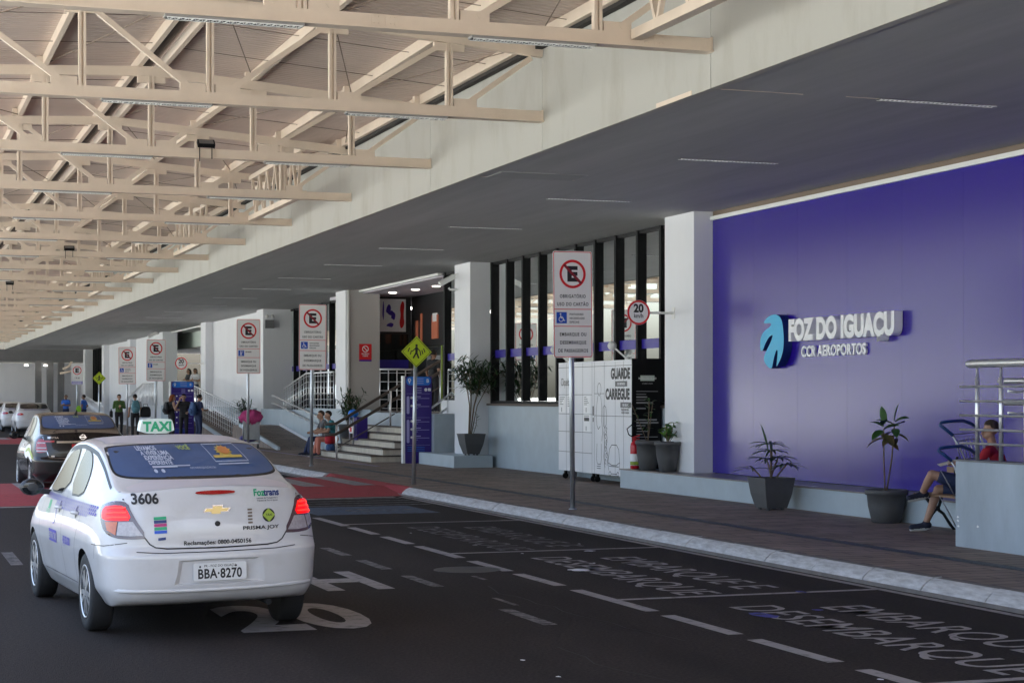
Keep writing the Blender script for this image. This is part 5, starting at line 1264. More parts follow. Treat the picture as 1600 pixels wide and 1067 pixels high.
# information totems
def totem(label, x, y, w_, h_, z=.15):
    t = thing('information_totem', label, 'sign', (x, y, z), 0, 'purple information totems')
    b_ = MB().box(0, w_, 0, .16, 0, h_).build('body', 'violet_dark', t)
    MB().box(-.055, -.002, -.004, .164, 0, h_ + .01).build('edge_strip', 'white_trim', t)
    mb = MB(); fr = FR_Y(0, -.001, 0); k = h_ / 2.15; s = w_ / .68
    mb.poly(fr, rrect(.03 * s, .66 * s, 1.93 * k, 2.14 * k, .09), 1, .001)
    mb.text(FR_Y(.58 * s, -.001, 2.0 * k), 'B', .085, 0, .003, bold=.02); mb.flat(fr, *ringfaces(.11 * s, 2.06 * k, .018, .042, 0, 360, 18), 0, .003); mb.poly(fr, [(.075 * s, 2.045 * k), (.11 * s, 1.96 * k), (.145 * s, 2.045 * k)], 0, .003)
    for i in range(3): mb.poly(fr, line2((.27 * s, (2.09 - .055 * i) * k), (.47 * s, (2.09 - .055 * i) * k), .016), 2, .003)
    for i in range(3): mb.poly(fr, line2((.30 * s, (1.86 - .055 * i) * k), (.42 * s, (1.86 - .055 * i) * k), .018), 2, .001)
    mb.poly(fr, circ(.53 * s, 1.82 * k, .042, 16), 0, .001); mb.poly(fr, rrect(.585 * s, .66 * s, 1.785 * k, 1.86 * k, .012), 0, .001)
    for z0, z1 in ((1.22, 1.66), (.5, 1.08)):
        mb.poly(fr, rrect(.04 * s, .11 * s, z0 * k, z1 * k, .034), 3, .001); mb.poly(fr, circ(.075 * s, (z1 - .06) * k, .02, 10), 2, .003)
        zz = z1 - .04
        while zz > z0:
            mb.poly(fr, circ(.165 * s, zz * k, .03, 14), 0, .001)
            for j, q in enumerate((.40, .62, .33)): mb.poly(fr, line2((.23 * s, (zz + .03 - .045 * j) * k), (q * s, (zz + .03 - .045 * j) * k), .020 if j == 0 else .011), 2, .001)
            zz -= .2
    for z_ in (1.72, 1.13, .45): mb.poly(fr, line2((.04 * s, z_ * k), (.64 * s, z_ * k), .005), 3, .001)
    for i in range(3): mb.poly(fr, line2((.06 * s, (.40 - .045 * i) * k), (.5 * s, (.40 - .045 * i) * k), .012), 1, .001)
    mb.build('legend', ['letter_white', 'azure', 'lilac', 'lilac'], b_); return t
totem('tall purple information totem with white edge in front of the entrance steps', 12.22, 42.45, .68, 2.14)
totem('farther purple information totem behind the group of travellers', 10.35, 67.6, .85, 2.2)

# ---------------------------------------------------------------- pots and plants
def leaf(mb, base, d, ln_, wd, droop=.3, mi=0, twist=0.0, seg=4):
    d = V(d).normalized(); side = d.cross(V((0, 0, 1)))
    if side.length < .1: side = V((1, 0, 0))
    side.normalize(); side = (MX.Rotation(twist, 3, d) @ side); p = V(base); vs = []; st = ln_ / seg
    for i in range(seg + 1):
        t = i / seg; w_ = wd * (math.sin(math.pi * (t * .86 + .10)) ** .8) * .5 if i < seg else .001
        up = side.cross(d) * (w_ * .35)
        vs += [p - side * w_ + up, p, p + side * w_ + up]
        d = (d + V((0, 0, -droop / seg))).normalized(); p = p + d * st
    fs = []
    for i in range(seg): a = 3 * i; fs += [(a, a + 1, a + 4, a + 3), (a + 1, a + 2, a + 5, a + 4)]
    mb.add(vs, fs, mi, True)
def rdir(el0, el1): a = rnd.random() * 6.283; e = R(el0 + (el1 - el0) * rnd.random()); return V((math.cos(a) * math.cos(e), math.sin(a) * math.cos(e), math.sin(e)))
def pot_round(t, r0, r1, h, name='pot', matn='pot_grey', lip=.03):
    p = MB().lathe([(r0 * .9, 0), (r0, .01), (r0 + (r1 - r0) * .5 + .012, h * .5), (r1 - .01, h - .07), (r1 + lip * .4, h - .065), (r1 + lip * .6, h - .01), (r1 + lip * .3, h), (r1 - .02, h), (r1 - .03, h - .05)], (0, 0, 0), 36).build(name, matn, t)
    MB().lathe([(.01, h - .05), (r1 - .028, h - .045)], (0, 0, 0), 24).build('soil', 'soil', p); return p
def pot_square(t, b_, w_, h, rz=0.0):
    mb = MB(); lv = [(b_ * .96, .03), (b_, .04), (b_ + (w_ - b_) * .62, h * .5), (w_, h - .02), (w_ + .01, h - .018), (w_ + .01, h), (w_ - .03, h), (w_ - .03, h - .06)]
    vs = []
    for s, z in lv: vs += [V((sx * s / 2, sy * s / 2, z)) for sx, sy in ((-1, -1), (1, -1), (1, 1), (-1, 1))]
    fs = [(4 * i + j, 4 * i + (j + 1) % 4, 4 * i + 4 + (j + 1) % 4, 4 * i + 4 + j) for i in range(len(lv) - 1) for j in range(4)]
    mb.add(vs, fs); mb.add(vs[:4], [(3, 2, 1, 0)]); mb.add(vs[-4:], [(0, 1, 2, 3)], 1)
    for sx, sy in ((-1, -1), (1, -1), (1, 1), (-1, 1)): mb.box(sx * b_ * .35 - .02, sx * b_ * .35 + .02, sy * b_ * .35 - .02, sy * b_ * .35 + .02, 0, .03)
    o = mb.build('pot', ['pot_grey', 'soil'], t); o.rotation_euler = (0, 0, rz); return o
# palm in the square tapered pot
t = thing('potted_plant', 'dark fan leaved palm in a square tapered grey pot by the blue wall', 'potted plant', (12.26, 23.35, .15))
pot_square(t, .34, .50, .47, R(3)); st = MB(); lf = MB()
for (sx, sy, hx, hy, hz) in ((0, 0, .02, .02, .42), (.02, .02, -.08, .0, .30), (-.02, .0, .16, .05, .32), (.0, .02, -.02, -.05, .52), (.05, 0, .14, -.1, .22), (-.1, .05, -.16, .0, .16)):
    top = V((sx + hx, sy + hy, .43 + hz)); st.tube([(sx, sy, .42), (sx + hx * .5, sy + hy * .5, .43 + hz * .55), top], .012, 8)
    for k in range(13 if hz > .2 else 5):
        a = 6.283 * k / 9 + rnd.random() * .5; leaf(lf, top, (math.cos(a), math.sin(a), .15 + .35 * rnd.random()), .27 + .1 * rnd.random(), .042, .6 + .3 * rnd.random(), 0, 0, 5)
leaf(lf, (-.05, 0, .85), (-.28, 0, 1), .42, .07, .15, 0, 0, 5)
st.build('stem', 'bark', t); lf.build('foliage', 'leaf_dark', t)
# croton with two bare stems
t = thing('potted_plant', 'croton with red and green leaves on two thin stems in a round grey pot', 'potted plant', (12.44, 20.48, .15))
pot_round(t, .19, .265, .43); st = MB(); lf = MB(); l2 = MB()
for s, (x0, x1, x2, h) in enumerate(((-.02, -.05, -.03, .83), (.0, .10, .13, .86))):
    st.tube([(x0, 0, .40), (x1 * .8, 0, .40 + h * .5), (x2, .02, .40 + h)], [.012, .010, .008], 8)
    for k in range(8):
        z = .40 + h * (.80 + .30 * k / 8); a = k * 2.4 + s; q = lf if k > 3 else l2
        leaf(q, (x2 + .01 * math.cos(a), .02 + .01 * math.sin(a), z), (math.cos(a), math.sin(a), .5 if k > 4 else -.1), .21 + .06 * rnd.random(), .11, .8 if k < 5 else .4, 0, rnd.random() - .5, 5)
    leaf(lf, (x2, .02, .40 + h * 1.07), (.2 * (1 if s else -1), -.1, 1), .24, .11, .1, 0, 0, 5)
st.build('stem', 'bark', t); lf.build('foliage', 'leaf', t); l2.build('lower_leaves', 'leaf_red', t)
# two pots on the ledge by the white column
t = thing('potted_plant', 'small leafy shrub in the front round grey pot on the ledge by the white column', 'potted plant', (12.93, 28.45, .493))
pot_round(t, .145, .225, .52, lip=.02); st = MB(); lf = MB()
for k in range(7):
    d = rdir(45, 80); L_ = .22 + .22 * rnd.random(); tip = V((0, 0, .48)) + d * L_; st.tube([(0, 0, .47), V((0, 0, .48)) + d * L_ * .5, tip], .007, 6)
    for q in range(7): leaf(lf, V((0, 0, .48)) + d * L_ * (.5 + .5 * q / 6), rdir(-15, 60), .12 + .06 * rnd.random(), .055, .8, 1 if rnd.random() < .45 else 0, rnd.random(), 4)
st.build('stem', 'bark', t); lf.build('foliage', ['leaf', 'leaf_light'], t)
t = thing('potted_plant', 'dark thin plant in the rear round grey pot on the ledge beside the lockers', 'potted plant', (12.86, 29.15, .493))
pot_round(t, .145, .215, .52, lip=.02); st = MB(); lf = MB()
for k in range(4):
    d = rdir(62, 85); tip = V((0, 0, .48)) + d * .75; st.tube([(0, 0, .47), tip], .006, 6)
    for q in range(8): leaf(lf, V((0, 0, .48)) + d * (.25 + .5 * q / 7), rdir(-10, 60), .11, .04, .6, 0, 0, 4)
st.build('stem', 'bark', t); lf.build('foliage', 'leaf', t)
# tall oleander in the square pot on the plinth
t = thing('potted_plant', 'tall leggy oleander with thin twisted stems in a square pot on the plinth', 'potted plant', (12.98, 40.45 - .9, .432))
pot_square(t, .30, .52, .50, R(2)); st = MB(); lf = MB()
for k in range(9):
    a = 6.283 * k / 9; lean = V((math.cos(a) * .32, math.sin(a) * .3, 0)) * (.5 + rnd.random()) + V((.06, 0, 0)); p0 = V((lean.x * .1 - .05, lean.y * .1, .46)); p1 = V((lean.x * .3, lean.y * .3, 1.15)); p2 = V((lean.x * 1.25, lean.y * 1.2, 1.80 + .45 * rnd.random()))
    st.tube([p0, p1, p2], [.013, .010, .006], 6)
    for b_ in range(6):
        s0 = p1.lerp(p2, .35 + .65 * b_ / 5); d = rdir(5, 75); e = s0 + d * (.22 + .25 * rnd.random()); st.tube([s0, e], .004, 5)
        for q in range(9): leaf(lf, s0.lerp(e, .25 + .75 * q / 8), rdir(-25, 70), .19 + .07 * rnd.random(), .042, .5, 1 if rnd.random() < .15 else 0, 0, 3)
st.tube([(.04, 0, .46), (.12, 0, .7), (.14, .0, .95)], .007, 6)
for q in range(6): leaf(lf, (.10 + .01 * q, 0, .62 + .06 * q), rdir(0, 60), .13, .035, .5, 1)
st.build('stem', 'bark', t); lf.build('foliage', ['leaf_dark', 'leaf'], t)
# bamboo-like plant beside the steps, tuft by the far ramp
def bushy(label, loc, r, h, n, pot=True, z0=.6):
    t = thing('potted_plant', label, 'potted plant', loc)
    if pot: pot_round(t, .22, .33, z0, lip=.02)
    st = MB(); lf = MB()
    for k in range(n):
        a = rnd.random() * 6.283; q = r * math.sqrt(rnd.random()); tip = V((math.cos(a) * q, math.sin(a) * q, z0 + h * (.55 + .45 * rnd.random()))); st.tube([(tip.x * .2, tip.y * .2, z0 - .08), tip * .55 + V((0, 0, z0 * .45)), tip], .006, 5)
        for j in range(15): leaf(lf, V((tip.x * .2, tip.y * .2, z0)).lerp(tip, .2 + .8 * j / 14), rdir(-10, 75), .17 + .08 * rnd.random(), .04, .6, 1 if rnd.random() < .25 else 0, 0, 3)
    st.build('stem', 'bark', t); lf.build('foliage', ['leaf_dark', 'leaf'], t)
bushy('dense narrow leaved plant in a round pot between the steps and the mosaic column', (12.75, 50.0, .15), .42, .95, 26, True, .85)
bushy('small green tuft in a pot on the ramp landing far behind the steel railings', (12.6, 64.6, .45), .4, .7, 12, True, .55)
bushy('small dark plant in a pot beside the farther totem', (11.6, 70.0, .15), .3, 1.0, 12, True, .5)
# grey floor urn beside the plinth
# ---------------------------------------------------------------- fire extinguisher
t = thing('fire_extinguisher', 'red fire extinguisher standing on the ledge in front of the black locker side', 'extinguisher', (12.88, 29.78, .493))
MB().lathe([(.075, 0), (.082, .01), (.082, .40), (.07, .46), (.035, .50), (.03, .53)], (0, 0, 0), 24).build('cylinder', 'ext_red', t)
MB().lathe([(.083, .06), (.083, .27)], (0, 0, 0), 24, 0).lathe([(.0835, .07), (.0835, .13)], (0, 0, 0), 24, 1).build('label', ['letter_white', 'lime'], t)
MB().bar((-.05, 0, .56), (.10, 0, .60), .025, .02).bar((-.05, 0, .53), (.09, 0, .54), .025, .02).box(-.02, .02, -.02, .02, .52, .57).build('lever', 'ext_red', t)
MB().tube([(-.02, 0, .56), (-.12, 0, .62), (-.15, 0, .72), (-.05, 0, .80), (.04, 0, .74), (.03, 0, .66)], .011, 8).build('hose', 'black_metal', t)
# waste bin behind the lockers
t = thing('waste_bin', 'slim steel bin with purple band at the left end of the lockers', 'bin', (13.35, 34.15, .15))
MB().lathe([(.13, 0), (.13, .88), (.11, .90)], (0, 0, 0), 24).build('body', 'steel', t); MB().lathe([(.133, .45), (.133, .86)], (0, 0, 0), 24).build('band', 'lilac', t); MB().lathe([(.14, .89), (.14, .93), (.06, .95)], (0, 0, 0), 24).build('lid', 'dark_grey', t)
# ---------------------------------------------------------------- bench
BNp = on_z(1478, 826, .15)
t = thing('bench', 'wooden slatted bench with black scrolled iron legs under the seated man', 'bench', (12.42, 18.6, .15))
sl = MB()
for i in range(5): sl.box(-.30 + .085 * i, -.225 + .085 * i, -.68, .72, .43, .455)
sl.build('seat', 'wood', t)
bk_ = MB()
for i in range(4): z = .52 + .09 * i; bk_.box(.14 + .02 * i, .165 + .02 * i, -.68, .72, z, z + .07)
bk_.build('backrest', 'wood', t)
for y_ in (.52, -.45):
    MB().tube([(-.30, y_, 0), (-.26, y_, .04), (-.16, y_, .20), (-.06, y_, .30), (-.02, y_, .42)], .02, 8).tube([(.16, y_, 0), (.10, y_, .06), (.0, y_, .20), (-.18, y_, .32), (-.27, y_, .425)], .02, 8).tube([(-.27, y_, .42), (.12, y_, .42), (.20, y_, .9)], .018, 8).tube([(-.14, y_, .22), (-.12, y_, .28), (-.06, y_, .27), (-.06, y_, .22)], .014, 8).build('leg', 'iron', t)
# ---------------------------------------------------------------- luggage trolleys by the bench
def trolley(label, d, dx, dy, grp):
    P_ = lambda px, py, dd=0: at(px + dx, py + dy, d + dd)
    base = at(1500, 828, d); base.z = .15
    t = thing('luggage_trolley', label, 'trolley', base, 0, grp); off = -base
    def q(*pp): return [p + off for p in pp]
    MB().tube(q(P_(1489, 680), P_(1478, 671), P_(1468, 663.5), P_(1471, 660), P_(1487, 658, .1), P_(1505, 657, .3), P_(1518, 662, .5), P_(1526, 668, .55)), .020, 10).build('handle', 'blue_plastic', t)
    fr_ = MB(); fr_.tube(q(P_(1488, 679), P_(1500, 700), P_(1512, 726), P_(1518, 760), P_(1522, 800)), .012, 8).tube(q(P_(1526, 668, .55), P_(1535, 690, .55), P_(1546, 722, .55), P_(1552, 760, .5)), .014, 8)
    fr_.build('frame', 'wire', t); wr = MB()
    for i in range(7):
        a = i / 6; wr.tube(q(P_(1492 + 34 * a, 688 - 6 * a, .55 * a), P_(1503 + 30 * a, 722 - 4 * a, .55 * a)), .005, 5)
    wr.tube(q(P_(1488, 679), P_(1526, 675, .55)), .006, 5).tube(q(P_(1494, 690), P_(1532, 684, .55)), .005, 5).tube(q(P_(1503, 722), P_(1544, 718, .55)), .006, 5)
    for i in range(5): wr.tube(q(P_(1470 + 3 * i, 735 + 5 * i, -.1), P_(1492 + 2 * i, 775 + 4 * i, .2)), .006, 5)
    wr.build('basket', 'wire', t)
    pl = MB(); b0 = q(P_(1518, 800), P_(1552, 795, .5)); f0 = [p + V((.4, -.35, 0)) for p in b0]
    for p in b0 + f0: p.z = .12
    pl.tube([b0[0], b0[1], f0[1], f0[0], b0[0]], .014, 8); pl.build('base_frame', 'wire', t)
    for p in (b0[0], b0[1], f0[0]): MB().lathe([(.05, -.015), (.06, -.01), (.06, .01), (.05, .015)], (p.x, p.y, .06), 16, 0, 'X').build('wheel', 'rubber', t)
trolley('luggage trolley with the upper blue handle beside the seated man', 21.0, 0, 0, 'luggage trolleys by the bench')
trolley('luggage trolley with the lower blue handle, nested in front of the other one', 20.75, -2, 40, 'luggage trolleys by the bench')
# ---------------------------------------------------------------- people
for n_, c_ in (('skin', (.42, .24, .16)), ('skin_tan', (.30, .16, .10)), ('hair_dark', (.012, .009, .008)), ('hair_red', (.28, .075, .02)), ('hair_brown', (.05, .03, .018)),
    ('cloth_black', (.014, .014, .017)), ('cloth_navy', (.018, .03, .09)), ('cloth_blue', (.02, .12, .50)), ('cloth_green', (.07, .14, .03)), ('cloth_red', (.45, .015, .03)), ('cloth_teal', (.02, .16, .19)),
    ('cloth_white', (.62, .62, .63)), ('cloth_grey', (.10, .10, .11)), ('shoe', (.015, .018, .04)), ('sole', (.6, .6, .58)), ('hivis', (.35, .75, .05)), ('cloth_salmon', (.55, .20, .14)), ('pack_teal', (.10, .24, .28)), ('pack_blue', (.04, .09, .22))):
    mat(n_, c_, .75 if 'skin' not in n_ else .5, var=.12, vs=14)
STAND = dict(pel=(0, 0, .93), chest=(0, .0, 1.26), neck=(0, -.01, 1.46), head=(0, .02, 1.60), shL=(-.185, 0, 1.40), elL=(-.235, -.02, 1.13), haL=(-.235, .07, .90), shR=(.185, 0, 1.40), elR=(.235, -.02, 1.13), haR=(.235, .07, .90),
    hiL=(-.09, 0, .90), knL=(-.10, .03, .49), anL=(-.105, -.02, .085), hiR=(.09, 0, .90), knR=(.10, .03, .49), anR=(.105, -.02, .085), face=(0, 1, 0), toeL=None, toeR=None)
def person(label, loc, rz, pose, top, legs, skin='skin', sleeve=1, shorts=False, hair='hair_dark', long_hair=False, scale=1.0, fem=False, shoe='shoe', glasses=False, world=False, vox=.013, group=None, collar=None):
    J = dict(STAND); J.update(pose or {}); J = {k: (V(v) if v is not None else None) for k, v in J.items()}
    t = thing('person', label, 'person', (0, 0, 0) if world else loc, 0 if world else rz, group)
    if world:
        t.location = loc; J = {k: ((v - V(loc)) if (v is not None and k != 'face') else v) for k, v in J.items()}
    caps = []   # a, b, ra, rb, material
    mats = [skin, top, legs, shoe, 'sole']
    sw = .92 if fem else 1.0
    up = (J['neck'] - J['pel']).normalized(); rt = (J['shR'] - J['shL']).normalized(); fc = J['face'].normalized()
    P = J['pel']; Cc = J['chest']
    caps += [(P - rt * .065, P + rt * .065, .115, .115, 2), (P + up * .08 - rt * .045, P + up * .08 + rt * .045, .112, .112, 1), (P.lerp(Cc, .5) - rt * .05, P.lerp(Cc, .5) + rt * .05, .108 * sw, .108 * sw, 1),
             (Cc - rt * .075, Cc + rt * .075, .122 * sw, .122 * sw, 1), (J['shL'].lerp(J['shR'], .13), J['shL'].lerp(J['shR'], .87), .072, .072, 1), (J['neck'] - up * .05, J['head'] - up * .04, .056, .052, 0)]
    hd = J['head']; hu = V((0, 0, 1)); hu = (hd - J['neck']).normalized() * .35 + V((0, 0, 1)) * .65; hu.normalize(); hr = fc.cross(hu).normalized(); hf = hu.cross(hr).normalized()
    caps += [(hd + hu * .035 - hf * .012, hd + hu * .03 - hf * .03, .083, .083, 0), (hd - hu * .04 + hf * .02, hd - hu * .062 + hf * .038, .062, .045, 0), (hd + hf * .075 + hu * .015, hd + hf * .102 - hu * .022, .012, .017, 0), (hd + hf * .082 - hu * .055, hd + hf * .084 - hu * .062, .02, .018, 0)]
    for s in (-1, 1): caps += [(hd + hr * .082 * s + hu * .02 - hf * .012, hd + hr * .078 * s - hu * .02 - hf * .01, .017, .013, 0), (hd + hr * .03 * s + hf * .072 + hu * .022, hd + hr * .034 * s + hf * .07 + hu * .022, .016, .016, 0)]
    for s in 'LR':
        sh, el, ha = J['sh' + s], J['el' + s], J['ha' + s]; mu = 1; ml = 1 if sleeve == 2 else 0
        caps += [(sh, sh.lerp(el, .62), .060 * sw, .052 * sw, mu if sleeve else 0), (sh.lerp(el, .6), el, .048 * sw, .041, ml), (el, ha, .041, .029, ml)]
        d = (ha - el).normalized(); pal = ha + d * .05
        sd_ = d.cross(fc if abs(d.dot(fc)) < .9 else V((0, 0, 1))).normalized(); nn = sd_.cross(d).normalized()
        caps += [(ha + d * .015 - sd_ * .012, pal - sd_ * .02, .024, .022, 0), (ha + d * .015 + sd_ * .012, pal + sd_ * .02, .024, .022, 0)]
        for i, L_ in enumerate((.060, .070, .066, .052)):
            b0 = pal + d * .012 + sd_ * (-.030 + .020 * i); m_ = b0 + d * L_ * .55 + nn * .006; e = m_ + (d * .75 + nn * .7).normalized() * L_ * .5; caps += [(b0, m_, .0095, .009, 0), (m_, e, .009, .008, 0)]
        b0 = ha + d * .03 - sd_ * .032; caps += [(b0, b0 + (d * .7 - sd_ * .8).normalized() * .045, .012, .010, 0)]
        hi, kn, an = J['hi' + s], J['kn' + s], J['an' + s]
        if shorts: caps += [(hi, hi.lerp(kn, .80), .098, .084, 2), (hi.lerp(kn, .7), kn, .066, .057, 0), (kn, kn.lerp(an, .35), .054, .057, 0), (kn.lerp(an, .35), an, .057, .037, 0)]
        else: caps += [(hi, kn, .092, .068, 2), (kn, kn.lerp(an, .35), .064, .064, 2), (kn.lerp(an, .35), an, .064, .052, 2)]
        toe = J['toe' + s] if J['toe' + s] is not None else an + V((fc.x, fc.y, 0)).normalized() * .17 + V((0, 0, -.045))
        fd = (toe - an).normalized(); dn = V((0, 0, -1)) if J['toe' + s] is None else (fd.cross(rt.cross(fd)) * 0 + (V((0, 0, -1)) - fd * fd.dot(V((0, 0, -1)))).normalized())
        caps += [(an, an + dn * .02, .045, .047, 3), (an + dn * .025 - fd * .035, toe, .044, .036, 3), (an + dn * .055 - fd * .05, toe + dn * .022, .026, .022, 4), (an + dn * .055 + V((0, 0, 0)), toe + dn * .022, .032, .030, 4)]
    mb = MB()
    for a, b_, ra, rb, m_ in caps:
        ax = b_ - a; L_ = ax.length
        if L_ < 1e-4: ax = V((0, 0, 1)); L_ = 1e-3
        ax = ax.normalized(); n = 10; pr = []
        for i in range(1, 5): q = -math.pi / 2 + math.pi / 2 * i / 4; pr.append((ra * math.cos(q), ra * math.sin(q)))
        for i in range(0, 4): q = math.pi / 2 * i / 4; pr.append((rb * math.cos(q), L_ + rb * math.sin(q)))
        u = ax.cross(V((0, 0, 1)) if abs(ax.z) < .9 else V((1, 0, 0))).normalized(); w_ = ax.cross(u); vs = [a - ax * ra]
        for r_, z in pr:
            for j in range(n): q = 2 * math.pi * j / n; vs.append(a + ax * z + (u * math.cos(q) + w_ * math.sin(q)) * r_)
        vs.append(a + ax * (L_ + rb)); fs = [(0, 1 + (j + 1) % n, 1 + j) for j in range(n)]; k = len(pr)
        for i in range(k - 1): fs += [(1 + i * n + j, 1 + i * n + (j + 1) % n, 1 + (i + 1) * n + (j + 1) % n, 1 + (i + 1) * n + j) for j in range(n)]
        e = len(vs) - 1; fs += [(1 + (k - 1) * n + j, 1 + (k - 1) * n + (j + 1) % n, e) for j in range(n)]
        mb.add(vs, fs, 0, True)
    o = mb.build('body', mats, t)
    bm = bmesh.new(); bm.from_mesh(o.data); bmesh.ops.recalc_face_normals(bm, faces=bm.faces); bm.to_mesh(o.data); bm.free()
    rm = o.modifiers.new('r', 'REMESH'); rm.mode = 'VOXEL'; rm.voxel_size = vox; me = evaluated(o); o.modifiers.clear()
    me.materials.clear()
    for q in mats: me.materials.append(MATS[q])
    bm = bmesh.new(); bm.from_mesh(me)
    for _ in range(2): bmesh.ops.smooth_vert(bm, verts=bm.verts, factor=.5, use_axis_x=True, use_axis_y=True, use_axis_z=True)
    segs = [(a, b_, ra, rb, m_) for a, b_, ra, rb, m_ in caps]
    for f in bm.faces:
        c = f.calc_center_median(); best = 9; bi = 0
        for a, b_, ra, rb, m_ in segs:
            ab = b_ - a; l2 = ab.length_squared; q = 0 if l2 < 1e-9 else max(0, min(1, (c - a).dot(ab) / l2)); dd = (c - (a + ab * q)).length - (ra + (rb - ra) * q)
            if dd < best: best = dd; bi = m_
        f.material_index = bi; f.smooth = True
    bm.to_mesh(me); bm.free()
    o.data = me
    # hair: shell over the skull
    hm = MB(); vs = []; n, m_ = 18, 9
    for i in range(m_ + 1):
        el = R(90 - i * (118 if not long_hair else 128) / m_)
        for j in range(n):
            a = 2 * math.pi * j / n; x, y, z = math.cos(el) * math.cos(a), math.cos(el) * math.sin(a), math.sin(el)
            if y > .25 and z < .48: z = .48 - .10 * (1 - y); s_ = math.sqrt(max(0.01, 1 - z * z)) / max(.2, math.hypot(x, y)); x *= s_; y *= s_
            k = .096 + .005 * math.sin(5 * a + i); vs.append(hd + hu * (.034 + z * (k + .004)) + hf * (-.018 + y * k * 1.05) + hr * (x * k * .95))
    hm.add(vs, [(i * n + j, (i + 1) * n + j, (i + 1) * n + (j + 1) % n, i * n + (j + 1) % n) for i in range(m_) for j in range(n)], 0, True)
    if long_hair: hm.tube([hd + hu * .05 - hf * .05, hd - hu * .08 - hf * .075, hd - hu * .21 - hf * .07], [.085, .085, .035], 12)
    hm.build('hair', hair, t)
    fm = MB()
    for s in (-1, 1): fm.ball(hd + hr * .031 * s + hf * .086 + hu * .022, .009, 8)
    fm.bar(hd + hf * .094 - hu * .048 - hr * .02, hd + hf * .094 - hu * .048 + hr * .02, .006, .006, 1)
    fm.build('face', ['cloth_black', 'cloth_salmon'], t)
    if glasses:
        gm = MB()
        for s in (-1, 1): gm.tube([hd + hr * .085 * s + hu * .025 - hf * .01, hd + hr * .078 * s + hu * .025 + hf * .085], .004, 6); gm.tube([hd + hf * .095 + hu * (.022 + .02 * math.sin(q)) + hr * (s * .034 + .026 * math.cos(q)) for q in [6.283 * j / 12 for j in range(13)]], .004, 6)
        gm.build('glasses', 'cloth_black', t)
    return t
def backpack(label, loc, rz, matn, w_=.30, h_=.44, d_=.18):
    t = thing('backpack', label, 'backpack', loc, rz)
    mb = MB(); n = 20; lv = []
    for i in range(9):
        q = i / 8; s = (math.sin(math.pi * (.12 + .80 * q)) ** .5); lv.append((s, q))
    vs = []
    for s, q in lv:
        for j in range(n): a = 2 * math.pi * j / n; ca, sa = math.cos(a), math.sin(a); vs.append((math.copysign(abs(ca) ** .6, ca) * w_ / 2 * s, math.copysign(abs(sa) ** .6, sa) * d_ / 2 * s * (1.1 - .35 * q), q * h_))
    fs = [(i * n + j, i * n + (j + 1) % n, (i + 1) * n + (j + 1) % n, (i + 1) * n + j) for i in range(8) for j in range(n)]; mb.add(vs, fs, 0, True); mb.add(vs[:n], [list(range(n))[::-1]]); mb.add(vs[-n:], [list(range(n))])
    b_ = mb.build('bag', matn, t); mb = MB(); mb.ball((0, -d_ * .52, h_ * .32), (w_ * .36, .05, h_ * .2), 12); mb.build('pocket', matn, t)
    for s in (-1, 1): MB().tube([(s * w_ * .28, d_ * .35, h_ * .95), (s * w_ * .34, d_ * .35 + .12, h_ * 1.02), (s * w_ * .36, d_ * .35 + .22, h_ * .8), (s * w_ * .34, d_ * .35 + .18, h_ * .45), (s * w_ * .3, d_ * .35, h_ * .2)], .016, 6).build('strap', matn, t)
    return t
def handbag(name, label, cat, loc, rz, matn, sx, sy, sz):
    t = thing(name, label, cat, loc, rz); mb = MB(); n = 16; vs = []; lv = [(.7, 0), (.98, .08), (1, .4), (.95, .75), (.7, .96), (.3, 1.0)]
    for s, q in lv:
        for j in range(n): a = 2 * math.pi * j / n; ca, sa = math.cos(a), math.sin(a); vs.append((math.copysign(abs(ca) ** .7, ca) * sx / 2 * s * (1 + .06 * rnd.random()), math.copysign(abs(sa) ** .7, sa) * sy / 2 * s, q * sz * (1 + .05 * rnd.random())))
    mb.add(vs, [(i * n + j, i * n + (j + 1) % n, (i + 1) * n + (j + 1) % n, (i + 1) * n + j) for i in range(len(lv) - 1) for j in range(n)], 0, True); mb.add(vs[-n:], [list(range(n))])
    mb.build('bag', matn, t); MB().tube([(-sx * .25, 0, sz * .9), (-sx * .2, 0, sz * 1.25), (sx * .2, 0, sz * 1.25), (sx * .25, 0, sz * .9)], .012, 6).build('handle', 'cloth_black', t); return t
Z0 = .152
# seated man at the right (joints given in the place itself)
d0 = 21.75
pose = dict(pel=at(1547, 763, d0), chest=at(1554, 719, d0), neck=at(1553, 694, d0), head=at(1547, 673, d0 - .02),
    shL=at(1542, 705, d0 - .19), elL=at(1522, 735, d0 - .22), haL=at(1497, 727, d0 - .12), shR=at(1556, 705, d0 + .17), elR=at(1537, 737, d0 + .22), haR=at(1500, 726, d0 + .10),
    hiL=at(1541, 766, d0 - .09), knL=at(1456, 741, d0 - .02), anL=at(1441, 770, d0 + .14), toeL=at(1420, 778, d0 + .10),
    hiR=at(1541, 766, d0 + .09), knR=at(1466, 764, d0 + .22), anR=at(1446, 818, d0 + .22), face=V((-.93, .32, -.30)))
base = at(1547, 830, d0); base.z = .15
seated = person('seated man in red top and blue shorts with crossed legs on the bench', base, 0, pose, 'cloth_red', 'cloth_navy', 'skin', 1, True, 'hair_brown', glasses=True, world=True, vox=.0085)
t = thing('open_booklet', 'beige open booklet held by the seated man', 'booklet', at(1478, 724, d0 - .03)); MB().slab((V((0, 0, 0)), V((.9, -.3, .25)).normalized(), V((.3, .9, .1)).normalized()), rrect(-.09, .10, -.08, .08, .01), .006).build('pages', 'riser', t)
